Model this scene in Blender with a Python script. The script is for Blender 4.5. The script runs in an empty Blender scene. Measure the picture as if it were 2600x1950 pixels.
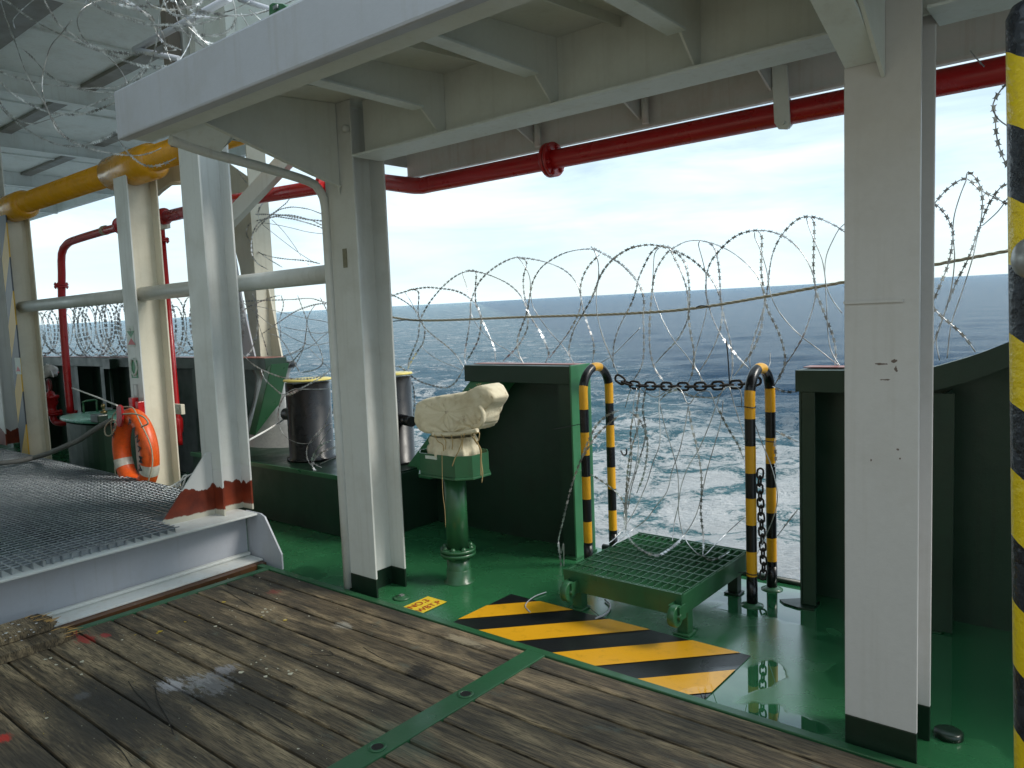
import bpy, math, random
import numpy as np
from mathutils import Vector, Matrix, noise
random.seed(7); rng=np.random.RandomState(5)
sc=bpy.context.scene
COL=sc.collection
# ------------------------------------------------------------------ camera
FPX=1924.6; CAMH=1.65; SS=2600/2212
def _rot(a,b,c):
    ca,sa,cb,sb,cc,s_=math.cos(a),math.sin(a),math.cos(b),math.sin(b),math.cos(c),math.sin(c)
    yaw=np.array([[ca,-sa,0],[sa,ca,0],[0,0,1]]); base=np.array([[1,0,0],[0,0,1],[0,-1,0]],float)
    pit=np.array([[1,0,0],[0,cb,-sb],[0,sb,cb]]); rol=np.array([[cc,-s_,0],[s_,cc,0],[0,0,1]])
    return yaw@pit@base@rol
RM=_rot(.6866,-.08746,.04)
cd=bpy.data.cameras.new('camera'); cam=bpy.data.objects.new('camera',cd); COL.objects.link(cam)
cd.sensor_width=36; cd.lens=FPX/2600*36; cd.clip_start=.05; cd.clip_end=30000
M=Matrix.Identity(4)
for i in range(3):
    M[i][0]=RM[i,0]; M[i][1]=-RM[i,1]; M[i][2]=-RM[i,2]
M[2][3]=CAMH
cam.matrix_world=M; sc.camera=cam
# ------------------------------------------------------------------ world and sun
SUN_EL=math.radians(42); SUN_AZ=math.radians(62)      # azimuth measured from +Y towards +X
w=bpy.data.worlds.new('World'); sc.world=w; w.use_nodes=True
nt=w.node_tree; nt.nodes.clear(); N=nt.nodes.new; L=nt.links.new
out=N('ShaderNodeOutputWorld'); bg=N('ShaderNodeBackground'); sky=N('ShaderNodeTexSky')
sky.sky_type='NISHITA'; sky.sun_disc=False; sky.sun_elevation=SUN_EL; sky.sun_rotation=SUN_AZ
sky.altitude=0; sky.air_density=1.0; sky.dust_density=.5; sky.ozone_density=1.0
tc=N('ShaderNodeTexCoord'); mp=N('ShaderNodeMapping'); mp.inputs['Scale'].default_value=(1.6,1.6,9)
mp.inputs['Rotation'].default_value=(.05,.12,.3)
n1=N('ShaderNodeTexNoise'); n1.inputs['Scale'].default_value=2.2; n1.inputs['Detail'].default_value=9; n1.inputs['Roughness'].default_value=.55; n1.inputs['Distortion'].default_value=.4
r1=N('ShaderNodeValToRGB'); r1.color_ramp.elements[0].position=.36; r1.color_ramp.elements[0].color=(.44,.44,.44,1); r1.color_ramp.elements[1].position=.62; r1.color_ramp.elements[1].color=(.96,.96,.96,1)
mx=N('ShaderNodeMix'); mx.data_type='RGBA'
mx.inputs[7].default_value=(7.0,8.5,9.2,1)
L(tc.outputs['Generated'],mp.inputs['Vector']); L(mp.outputs[0],n1.inputs['Vector']); L(n1.outputs[0],r1.inputs[0])
L(r1.outputs[0],mx.inputs[0]); L(sky.outputs[0],mx.inputs[6]); L(mx.outputs[2],bg.inputs[0]); bg.inputs[1].default_value=.13
L(bg.outputs[0],out.inputs[0])
sd=bpy.data.lights.new('sun','SUN'); sd.energy=2.8; sd.angle=math.radians(20); sd.color=(1,.95,.86)
so=bpy.data.objects.new('sun',sd); COL.objects.link(so)
sdir=Vector((math.sin(SUN_AZ)*math.cos(SUN_EL),math.cos(SUN_AZ)*math.cos(SUN_EL),math.sin(SUN_EL)))
so.rotation_euler=(-sdir).to_track_quat('-Z','Y').to_euler(); so.location=sdir*50
sc.view_settings.view_transform='Standard'; sc.view_settings.look='None'; sc.view_settings.exposure=0.19; sc.view_settings.gamma=1
# ------------------------------------------------------------------ pixel rays -> points at real depths
CP=np.array([0,0,CAMH])
def ray(u,v): return RM@np.array([u*SS-1300,v*SS-975,FPX])
def PZ(uv,z): d=ray(*uv); t=(z-CAMH)/d[2]; return Vector(CP+t*d)
def PY(uv,y): d=ray(*uv); return Vector(CP+y/d[1]*d)
def PX(uv,x): d=ray(*uv); return Vector(CP+x/d[0]*d)
def reg(x0,y0,x1,wd):
    s=wd/(x1-x0); return lambda a,b:((a/s+x0)/SS,(b/s+y0)/SS)
z5=reg(950,1400,2000,2212);z0=reg(0,1250,1000,2212);z1=reg(0,0,900,2133);z2=reg(0,650,900,2133)
zc=reg(700,0,1700,2212);zr=reg(1600,0,2600,2212);zp=reg(850,850,1550,1659);zg=reg(1350,850,2100,1659)
zb=reg(560,400,1060,2074);zb2=reg(560,750,1060,1659);zl=reg(0,850,450,2133);zs=reg(980,620,1600,2212);zt=reg(1500,520,2140,2212);zq=reg(2280,80,2600,590)
# ------------------------------------------------------------------ mesh builder
class MB:
    def __init__(s): s.v=[]; s.f=[]; s.m=[]; s.sm=[]
    def add(s,vs,fs,mi=0,smooth=False):
        o=len(s.v); s.v+= [tuple(p) for p in vs]
        for f in fs: s.f.append(tuple(i+o for i in f)); s.m.append(mi); s.sm.append(smooth)
        return s
    def box(s,x0,x1,y0,y1,z0_,z1_,mi=0):
        vs=[(x,y,z) for x in(x0,x1) for y in(y0,y1) for z in(z0_,z1_)]
        return s.add(vs,[(0,1,3,2),(4,6,7,5),(0,4,5,1),(2,3,7,6),(0,2,6,4),(1,5,7,3)],mi)
    def hexa(s,b,t,mi=0):      # b,t: 4 corner points each
        return s.add(list(b)+list(t),[(3,2,1,0),(4,5,6,7),(0,1,5,4),(1,2,6,5),(2,3,7,6),(3,0,4,7)],mi)
    def prism(s,pts,off,mi=0):  # polygon points (3D) extruded by vector off
        n=len(pts); off=Vector(off); p=[Vector(q) for q in pts]
        return s.add(p+[q+off for q in p],[tuple(range(n))[::-1],tuple(range(n,2*n))]+[(i,(i+1)%n,n+(i+1)%n,n+i) for i in range(n)],mi)
    def bar(s,a,b,w,h,up=(0,0,1),mi=0):
        a=Vector(a);b=Vector(b);d=(b-a).normalized();u=Vector(up);sd_=d.cross(u).normalized();u=sd_.cross(d).normalized()
        f=lambda c:[c+sd_*(w/2*i)+u*(h/2*j) for i,j in((-1,-1),(1,-1),(1,1),(-1,1))]
        return s.hexa(f(a),f(b),mi)
    def tube(s,pts,r,n=12,caps=True,mi=0,mfun=None,closed=False,squash=None):
        p=[Vector(q) for q in pts]; m=len(p); rings=[]; prev=None; acc=0
        base=len(s.v); rr=r if callable(r) else (lambda i:r)
        for i in range(m):
            if closed: d=(p[(i+1)%m]-p[i-1])
            else: d=(p[min(i+1,m-1)]-p[max(i-1,0)])
            d.normalize()
            if prev is None:
                u=d.orthogonal().normalized()
                if abs(d.z)<.95: u=(Vector((0,0,1))-d*d.z).normalized()
            else: u=(prev-d*prev.dot(d)).normalized()
            prev=u; w_=d.cross(u)
            for k in range(n):
                a=2*math.pi*k/n; ra=rr(i)
                s.v.append(tuple(p[i]+u*(math.cos(a)*ra*(squash or 1))+w_*(math.sin(a)*ra)))
        rng_=m if closed else m-1
        for i in range(rng_):
            if i: acc+=(p[i]-p[i-1]).length
            mid=acc+(p[(i+1)%m]-p[i]).length/2
            for k in range(n):
                a=base+i*n+k;b=base+i*n+(k+1)%n;j=((i+1)%m)
                s.f.append((a,b,base+j*n+(k+1)%n,base+j*n+k)); s.m.append(mfun(mid) if mfun else mi); s.sm.append(True)
        if caps and not closed:
            s.f.append(tuple(base+k for k in range(n))[::-1]); s.m.append(s.m[-1] if not mfun else mfun(0)); s.sm.append(False)
            s.f.append(tuple(base+(m-1)*n+k for k in range(n))); s.m.append(mi if not mfun else mfun(acc)); s.sm.append(False)
        return s
    def cyl(s,a,b,r,n=20,mi=0): return s.tube([a,b],r,n,True,mi)
    def lathe(s,c,prof,n=28,mi=0):  # prof [(r,z)], about z at c
        base=len(s.v); c=Vector(c)
        for r,zz in prof:
            for k in range(n):
                a=2*math.pi*k/n; s.v.append((c.x+r*math.cos(a),c.y+r*math.sin(a),c.z+zz))
        for i in range(len(prof)-1):
            for k in range(n):
                s.f.append((base+i*n+k,base+i*n+(k+1)%n,base+(i+1)*n+(k+1)%n,base+(i+1)*n+k)); s.m.append(mi); s.sm.append(True)
        s.f.append(tuple(base+k for k in range(n))[::-1]); s.m.append(mi); s.sm.append(False)
        s.f.append(tuple(base+(len(prof)-1)*n+k for k in range(n))); s.m.append(mi); s.sm.append(False)
        return s
    def build(s,name,mats,parent=None,bevel=0,loc=None,angle=True):
        if not isinstance(mats,(list,tuple)): mats=[mats]
        V_=np.array(s.v,float)
        if parent is not None: o_=np.array(PL[parent.name]); 
        else:
            o_=np.array(loc) if loc is not None else np.array([V_[:,0].mean(),V_[:,1].mean(),V_[:,2].min()])
        me=bpy.data.meshes.new(name); me.from_pydata((V_-o_).tolist(),[],s.f)
        for m_ in mats: me.materials.append(m_)
        me.polygons.foreach_set('material_index',s.m); me.polygons.foreach_set('use_smooth',s.sm); me.update()
        ob=bpy.data.objects.new(name,me); COL.objects.link(ob)
        if parent is not None: ob.parent=parent; PL[ob.name]=tuple(o_)
        else: ob.location=o_; PL[ob.name]=tuple(o_)
        if bevel:
            b=ob.modifiers.new('bevel','BEVEL'); b.width=bevel; b.segments=2; b.limit_method='ANGLE'; b.angle_limit=math.radians(50)
        return ob
PL={}
def thing(name,label,cat,loc,group=None):
    o=bpy.data.objects.new(name,None); COL.objects.link(o); o.location=loc; o.empty_display_size=.1
    PL[o.name]=tuple(loc); tag(o,label,cat,group); return o
def tag(o,label=None,cat=None,group=None,kind=None):
    if label: o['label']=label
    if cat: o['category']=cat
    if group: o['group']=group
    if kind: o['kind']=kind
    return o
def smooth(pts,step=.02,closed=False):
    p=[Vector(q) for q in pts]; out_=[]
    n=len(p)
    for i in range(n-1 if not closed else n):
        a=p[i-1] if (i>0 or closed) else p[0]*2-p[1]; b=p[i]; c=p[(i+1)%n]; d=p[(i+2)%n] if (i+2<n or closed) else p[-1]*2-p[-2]
        k=max(2,int((c-b).length/step))
        for j in range(k):
            t=j/k; out_.append(.5*((2*b)+(c-a)*t+(2*a-5*b+4*c-d)*t*t+(3*b-a-3*c+d)*t**3))
    if not closed: out_.append(p[-1])
    return out_
def resample(p,step):
    out_=[p[0]]; acc=0
    for i in range(1,len(p)):
        seg=(p[i]-p[i-1]).length; t=step-acc
        while t<=seg:
            out_.append(p[i-1].lerp(p[i],t/seg)); t+=step
        acc=(acc+seg)%step
    return out_
def arc(c,a0,a1,r,axis='x',n=10):
    res=[]
    for i in range(n+1):
        a=a0+(a1-a0)*i/n; res.append(Vector((c[0],c[1]+r*math.cos(a),c[2]+r*math.sin(a))) if axis=='x' else Vector((c[0]+r*math.cos(a),c[1],c[2]+r*math.sin(a))))
    return res
# ------------------------------------------------------------------ materials
def newmat(name):
    m=bpy.data.materials.new(name); m.use_nodes=True; t=m.node_tree; b=t.nodes['Principled BSDF']; return m,t,b
def nd(t,ty,**k):
    n=t.nodes.new(ty)
    for a,b in k.items():
        if a in n.inputs: n.inputs[a].default_value=b
        else: setattr(n,a,b)
    return n
def noise_n(t,scale,vec=None,detail=4,rough=.55,dist=0,sc3=None):
    n=nd(t,'ShaderNodeTexNoise'); n.inputs['Scale'].default_value=scale; n.inputs['Detail'].default_value=detail; n.inputs['Roughness'].default_value=rough; n.inputs['Distortion'].default_value=dist
    g=t.nodes.new('ShaderNodeNewGeometry'); src=vec or g.outputs['Position']
    if sc3:
        mp_=t.nodes.new('ShaderNodeMapping'); mp_.inputs['Scale'].default_value=sc3; t.links.new(src,mp_.inputs[0]); src=mp_.outputs[0]
    t.links.new(src,n.inputs['Vector']); return n.outputs[0]
def ramp(t,fac,lo,hi,c0=0.,c1=1.):
    n=nd(t,'ShaderNodeMapRange'); n.clamp=True
    n.inputs[1].default_value=lo;n.inputs[2].default_value=hi;n.inputs[3].default_value=c0;n.inputs[4].default_value=c1
    t.links.new(fac,n.inputs[0]); return n.outputs[0]
def mixc(t,fac,a,b):
    n=t.nodes.new('ShaderNodeMix'); n.data_type='RGBA'
    for i,x in((6,a),(7,b)):
        if isinstance(x,tuple): n.inputs[i].default_value=x if len(x)==4 else x+(1,)
        else: t.links.new(x,n.inputs[i])
    if isinstance(fac,(int,float)): n.inputs[0].default_value=fac
    else: t.links.new(fac,n.inputs[0])
    return n.outputs[2]
def mth(t,op,a,b=None,c=None):
    n=t.nodes.new('ShaderNodeMath'); n.operation=op
    for i,x in enumerate((a,b,c)):
        if x is None: continue
        if isinstance(x,(int,float)): n.inputs[i].default_value=x
        else: t.links.new(x,n.inputs[i])
    return n.outputs[0]
def bump(t,b,h,strength,dist=.01):
    n=t.nodes.new('ShaderNodeBump'); n.inputs['Strength'].default_value=strength; n.inputs['Distance'].default_value=dist
    t.links.new(h,n.inputs['Height']); t.links.new(n.outputs[0],b.inputs['Normal']); return n
def paint(name,col,dirt=(.2,.16,.1),dirt_amt=.35,rough=.38,streak=True,bumps=.25,rust=0,coat=0):
    m,t,b=newmat(name)
    n=noise_n(t,3.5,detail=7,rough=.65); f=ramp(t,n,.5,.8,0,dirt_amt)
    c=mixc(t,f,col,dirt)
    if streak:
        s_=noise_n(t,1,detail=5,sc3=(26,26,1.1)); c=mixc(t,ramp(t,s_,.55,.8,0,dirt_amt*.8),c,dirt)
    g=noise_n(t,45,detail=3); c=mixc(t,ramp(t,g,.3,.8,0,.10),c,tuple(x*.6 for x in col))
    if rust:
        r_=noise_n(t,9,detail=8,rough=.7,dist=.4); c=mixc(t,ramp(t,r_,.70-rust*.08,.76-rust*.08,0,.85),c,(.22,.07,.025))
    t.links.new(c,b.inputs['Base Color'])
    t.links.new(ramp(t,noise_n(t,6,detail=5),.3,.7,rough-.1,rough+.14),b.inputs['Roughness'])
    h=noise_n(t,120,detail=2); h2=noise_n(t,14,detail=3); bump(t,b,mth(t,'ADD',h,mth(t,'MULTIPLY',h2,3)),bumps,.0016)
    if coat: b.inputs['Coat Weight'].default_value=coat; b.inputs['Coat Roughness'].default_value=.12
    return m
WHITE=paint('white_paint',(.63,.65,.63),dirt=(.38,.37,.32),dirt_amt=.4,rust=.0)
WHITE2=paint('white_paint_rusty',(.72,.74,.72),dirt=(.48,.38,.28),dirt_amt=.5,rust=.35)
CREAM=paint('cream_paint',(.66,.62,.50),dirt=(.40,.34,.22),dirt_amt=.4)
CEIL=paint('deckhead_paint',(.68,.71,.67),dirt=(.42,.42,.36),dirt_amt=.3,rough=.5)
CEIL2=paint('upper_deckhead_paint',(.72,.78,.78),dirt=(.40,.38,.32),dirt_amt=.4,rough=.5)
GREYB=paint('grey_beam_paint',(.42,.44,.49),dirt=(.3,.28,.25),dirt_amt=.4)
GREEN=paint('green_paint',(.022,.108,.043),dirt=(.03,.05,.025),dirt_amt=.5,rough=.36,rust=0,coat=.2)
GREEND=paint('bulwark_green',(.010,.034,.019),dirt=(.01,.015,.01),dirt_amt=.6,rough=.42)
GREENLIT=paint('lit_green_paint',(.045,.19,.085),dirt=(.03,.08,.04),dirt_amt=.4,rough=.36)  # green lightened to paint in outboard daylight on sloping rail and end plate
GREENL=paint('light_green_paint',(.10,.30,.22),dirt=(.06,.14,.1),dirt_amt=.5,rough=.3)
BLACKG=paint('black_green_band',(.006,.022,.012),dirt=(.01,.01,.008),dirt_amt=.5,rough=.35)
BLACK=paint('black_paint',(.004,.004,.005),dirt=(.010,.009,.008),dirt_amt=.3,rough=.27,bumps=.06)
YEL=paint('yellow_paint',(.72,.36,.010),dirt=(.25,.13,.02),dirt_amt=.45,rough=.32)
YELL=paint('yellow_light_paint',(.70,.58,.16),dirt=(.4,.26,.05),dirt_amt=.4)
YPIPE=paint('yellow_pipe_paint',(.70,.33,.010),dirt=(.3,.15,.02),dirt_amt=.35,rough=.25,coat=.3)
RED=paint('red_paint',(.42,.010,.012),dirt=(.12,.006,.006),dirt_amt=.4,rough=.3,streak=False,bumps=.15,coat=.2)
REDTOP=paint('red_worn_paint',(.30,.09,.07),dirt=(.3,.25,.2),dirt_amt=.6)
BLUEGREY=paint('blue_grey_paint',(.22,.33,.42),dirt=(.2,.2,.2),dirt_amt=.3)
def galv():
    m,t,b=newmat('galvanised_steel'); b.inputs['Metallic'].default_value=.9
    t.links.new(mixc(t,ramp(t,noise_n(t,20,detail=4),.35,.7),(.28,.31,.34),(.46,.50,.53)),b.inputs['Base Color'])
    t.links.new(ramp(t,noise_n(t,30),.3,.7,.28,.5),b.inputs['Roughness']); return m
GALV=galv()
def wiremat():
    m,t,b=newmat('razor_wire_steel'); b.inputs['Metallic'].default_value=.65
    t.links.new(mixc(t,ramp(t,noise_n(t,9,detail=3),.4,.65),(.25,.25,.25),(.85,.86,.87)),b.inputs['Base Color'])
    b.inputs['Roughness'].default_value=.28; return m
WIRE=wiremat()
def plain(name,col,rough=.5,metal=0):
    m,t,b=newmat(name); n=noise_n(t,40,detail=4); t.links.new(mixc(t,ramp(t,n,.35,.75,0,.5),col,tuple(x*.55 for x in col)),b.inputs['Base Color'])
    b.inputs['Roughness'].default_value=rough; b.inputs['Metallic'].default_value=metal; bump(t,b,n,.2,.002); return m
CHAIN=plain('rusty_chain',(.035,.027,.022),.5,.6)
RUBBER=plain('dark_rubber',(.015,.017,.016),.5)
ROPE=plain('rope_fibre',(.42,.38,.28),.8)
ROPEG=plain('grey_hose_fabric',(.16,.16,.15),.85)
WROPE=plain('white_cord',(.75,.74,.70),.8)
ORANGE=plain('orange_buoy_fabric',(.80,.11,.012),.38)
REFL=plain('reflective_tape',(.62,.60,.52),.35)
TEXTM=plain('black_lettering',(.012,.012,.012),.5)
LABW=plain('white_label',(.6,.66,.60),.45)
SGN=plain('sign_green',(.02,.22,.08),.4)
SREDM=plain('sign_red',(.5,.02,.015),.4)
STYEL=plain('sticker_yellow',(.82,.58,.02),.35)
STRED=plain('sticker_red_text',(.42,.03,.012),.4)
CHROME=plain('grey_steel_roller',(.36,.36,.35),.3,.5)
JUTE=plain('frayed_string',(.50,.36,.17),.9)
def redband():
    m,t,b=newmat('red_oxide_primer')
    g=t.nodes.new('ShaderNodeNewGeometry'); sx=t.nodes.new('ShaderNodeSeparateXYZ'); t.links.new(g.outputs['Position'],sx.inputs[0])
    nz=noise_n(t,7,detail=4,rough=.5,sc3=(1,1,.15)); h=mth(t,'ADD',sx.outputs[2],mth(t,'MULTIPLY',mth(t,'SUBTRACT',nz,.5),.22))
    f=ramp(t,h,.560,.564)
    f2=ramp(t,mth(t,'ADD',sx.outputs[2],mth(t,'MULTIPLY',mth(t,'SUBTRACT',noise_n(t,12,detail=3),.5),.05)),.395,.402)
    oxide=mixc(t,ramp(t,noise_n(t,8,detail=6),.35,.7),(.22,.035,.012),(.10,.016,.008))
    c=mixc(t,f2,(.5,.48,.40),mixc(t,f,oxide,(.60,.61,.60))); t.links.new(c,b.inputs['Base Color']); b.inputs['Roughness'].default_value=.38
    bump(t,b,noise_n(t,40,detail=4),.25,.002); return m
REDOX=redband()
# deck paint with puddles
def deckmat():
    m,t,b=newmat('green_deck_paint')
    n=noise_n(t,2.2,detail=7,rough=.6); c=mixc(t,ramp(t,n,.35,.7),(.020,.118,.045),(.032,.160,.064))
    c=mixc(t,ramp(t,noise_n(t,11,detail=8,rough=.7),.62,.75,0,.5),c,(.02,.05,.025))
    c=mixc(t,ramp(t,noise_n(t,160,detail=2),.70,.76,0,.5),c,(.12,.12,.07))
    # puddle field: wetter to starboard
    g=t.nodes.new('ShaderNodeNewGeometry'); sx=t.nodes.new('ShaderNodeSeparateXYZ'); t.links.new(g.outputs['Position'],sx.inputs[0])
    pn=noise_n(t,1.5,detail=3,rough=.45,dist=.3); bias=ramp(t,sx.outputs[0],-2.4,-1.2,-.14,.045)
    wet=ramp(t,mth(t,'ADD',pn,bias),.50,.515)
    t.links.new(mixc(t,mth(t,'MULTIPLY',wet,.45),c,(.010,.07,.03)),b.inputs['Base Color'])
    rr=ramp(t,noise_n(t,5,detail=6),.3,.7,.16,.34)
    n_=nd(t,'ShaderNodeMix'); n_.data_type='FLOAT'; t.links.new(wet,n_.inputs[0]); t.links.new(rr,n_.inputs[2]); n_.inputs[3].default_value=.015; t.links.new(n_.outputs[0],b.inputs['Roughness'])
    h=mth(t,'MULTIPLY',mth(t,'ADD',noise_n(t,90,detail=3),mth(t,'MULTIPLY',noise_n(t,9,detail=3),2)),mth(t,'SUBTRACT',1.0,wet))
    bump(t,b,h,.22,.003); t.links.new(ramp(t,sx.outputs[0],-3.2,-1.4,.2,1.),b.inputs['Coat Weight']); t.links.new(ramp(t,wet,0,1,.17,.015),b.inputs['Coat Roughness'])
    return m,wet
DECK,_=deckmat()
def hazmat(name,col):
    m,t,b=newmat(name)
    c=mixc(t,ramp(t,noise_n(t,14,detail=7,rough=.7),.55,.8,0,.6),col,tuple(x*.4 for x in col))
    g=t.nodes.new('ShaderNodeNewGeometry'); sx=t.nodes.new('ShaderNodeSeparateXYZ'); t.links.new(g.outputs['Position'],sx.inputs[0])
    pn=noise_n(t,1.5,detail=3,rough=.45,dist=.3); bias=ramp(t,sx.outputs[0],-2.4,-1.2,-.14,.045); wet=ramp(t,mth(t,'ADD',pn,bias),.50,.515)
    t.links.new(c,b.inputs['Base Color']); n_=nd(t,'ShaderNodeMix'); n_.data_type='FLOAT'; t.links.new(wet,n_.inputs[0]); n_.inputs[2].default_value=.3; n_.inputs[3].default_value=.015; t.links.new(n_.outputs[0],b.inputs['Roughness'])
    bump(t,b,mth(t,'MULTIPLY',noise_n(t,90,detail=3),mth(t,'SUBTRACT',1.0,wet)),.25,.003); return m
HYEL=hazmat('floor_yellow',(.72,.36,.012)); HBLK=hazmat('floor_black',(.010,.011,.012))
def woodmat():
    m,t,b=newmat('weathered_teak')
    g=t.nodes.new('ShaderNodeNewGeometry'); rnd=g.outputs['Random Per Island']
    cb=t.nodes.new('ShaderNodeCombineXYZ'); t.links.new(mth(t,'MULTIPLY',rnd,40.),cb.inputs[0]); t.links.new(mth(t,'MULTIPLY',rnd,17.),cb.inputs[1])
    va=t.nodes.new('ShaderNodeVectorMath'); va.operation='ADD'; t.links.new(g.outputs['Position'],va.inputs[0]); t.links.new(cb.outputs[0],va.inputs[1]); P_=va.outputs[0]
    grain=noise_n(t,1,vec=P_,detail=9,rough=.68,sc3=(3.5,60,30),dist=.25)
    fine=noise_n(t,1,vec=P_,detail=6,rough=.7,sc3=(10,260,60))
    big=noise_n(t,1,detail=5,rough=.6,sc3=(1.3,2.4,1)); mid=noise_n(t,1,vec=P_,detail=6,rough=.65,sc3=(1.3,10,3),dist=.35)
    c=mixc(t,ramp(t,grain,.35,.68),(.040,.030,.018),(.25,.185,.11))
    c=mixc(t,ramp(t,mid,.48,.62,0,.9),c,(.46,.345,.20))
    c=mixc(t,ramp(t,big,.48,.62,0,.72),c,(.034,.030,.024))
    c=mixc(t,ramp(t,rnd,.3,1.,0,.25),c,(.05,.047,.038))
    c=mixc(t,ramp(t,fine,.48,.62,0,.9),c,(.020,.015,.010))
    c=mixc(t,ramp(t,noise_n(t,6,detail=8,rough=.75),.60,.68,0,.55),c,(.13,.15,.12))
    c=mixc(t,ramp(t,noise_n(t,4.3,detail=7,rough=.75,dist=.5),.66,.72,0,.55),c,(.16,.03,.015))
    sx=t.nodes.new('ShaderNodeSeparateXYZ'); t.links.new(g.outputs['Position'],sx.inputs[0])
    def blob(x,y,rx,ry,edge,col,c,amt=.8,sc3=(14,60,10)):
        a=mth(t,'DIVIDE',mth(t,'SUBTRACT',sx.outputs[0],x),rx); b2=mth(t,'DIVIDE',mth(t,'SUBTRACT',sx.outputs[1],y),ry)
        d=mth(t,'SQRT',mth(t,'ADD',mth(t,'MULTIPLY',a,a),mth(t,'MULTIPLY',b2,b2)))
        nz=noise_n(t,1,detail=8,rough=.75,sc3=sc3); f=ramp(t,mth(t,'ADD',d,mth(t,'MULTIPLY',mth(t,'SUBTRACT',nz,.5),edge)),.55,.95,amt,0)
        return mixc(t,f,c,col)
    for uv,rx,ry,e,col,am in ((z0(960,1095),.10,.06,3.2,(.52,.50,.52),.85),(z0(1180,1085),.15,.09,4.5,(.46,.45,.46),.75),(z0(1260,1010),.07,.06,3.5,(.42,.4,.42),.7),(z0(460,1160),.05,.04,2.5,(.3,.3,.32),.5),(z0(1930,760),.07,.04,3.,(.45,.42,.36),.7),
          (z0(480,830),.09,.05,4.,(.42,.04,.03),.8),(z0(590,815),.05,.03,3.,(.42,.04,.04),.8),(z0(20,1395),.05,.03,2.5,(.55,.03,.02),.9),(z0(1540,570),.06,.04,4.,(.3,.05,.04),.7),(z5(240,660),.08,.09,3.,(.012,.01,.009),.8),(z0(1350,1150),.35,.22,1.5,(.02,.02,.018),.6),(z0(620,1250),.5,.3,1.5,(.022,.021,.018),.6),
          (z5(480,490),.16,.035,2.5,(.40,.33,.22),.7),(z5(120,1020),.25,.12,2.,(.10,.14,.10),.4)):
        p=PZ(uv,.02); c=blob(p.x,p.y,rx,ry,e,col,c,am)
    t.links.new(c,b.inputs['Base Color']); t.links.new(ramp(t,mid,.3,.7,.55,.8),b.inputs['Roughness'])
    bump(t,b,mth(t,'ADD',grain,mth(t,'MULTIPLY',fine,.6)),1.0,.006); return m
WOOD=woodmat()
CAULK=plain('black_caulk',(.006,.005,.004),.6)
def canvas():
    m,t,b=newmat('canvas_cloth')
    c=mixc(t,ramp(t,noise_n(t,7,detail=7,rough=.65),.45,.75,0,.8),(.72,.65,.48),(.46,.36,.20)); c=mixc(t,ramp(t,noise_n(t,25,detail=5),.62,.74,0,.6),c,(.22,.14,.06))
    t.links.new(c,b.inputs['Base Color']); b.inputs['Roughness'].default_value=.85; b.inputs['Sheen Weight'].default_value=.1
    bump(t,b,mth(t,'ADD',noise_n(t,260,detail=2),mth(t,'MULTIPLY',noise_n(t,16,detail=4,dist=1),3)),.5,.003); return m
CANV=canvas()
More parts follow.
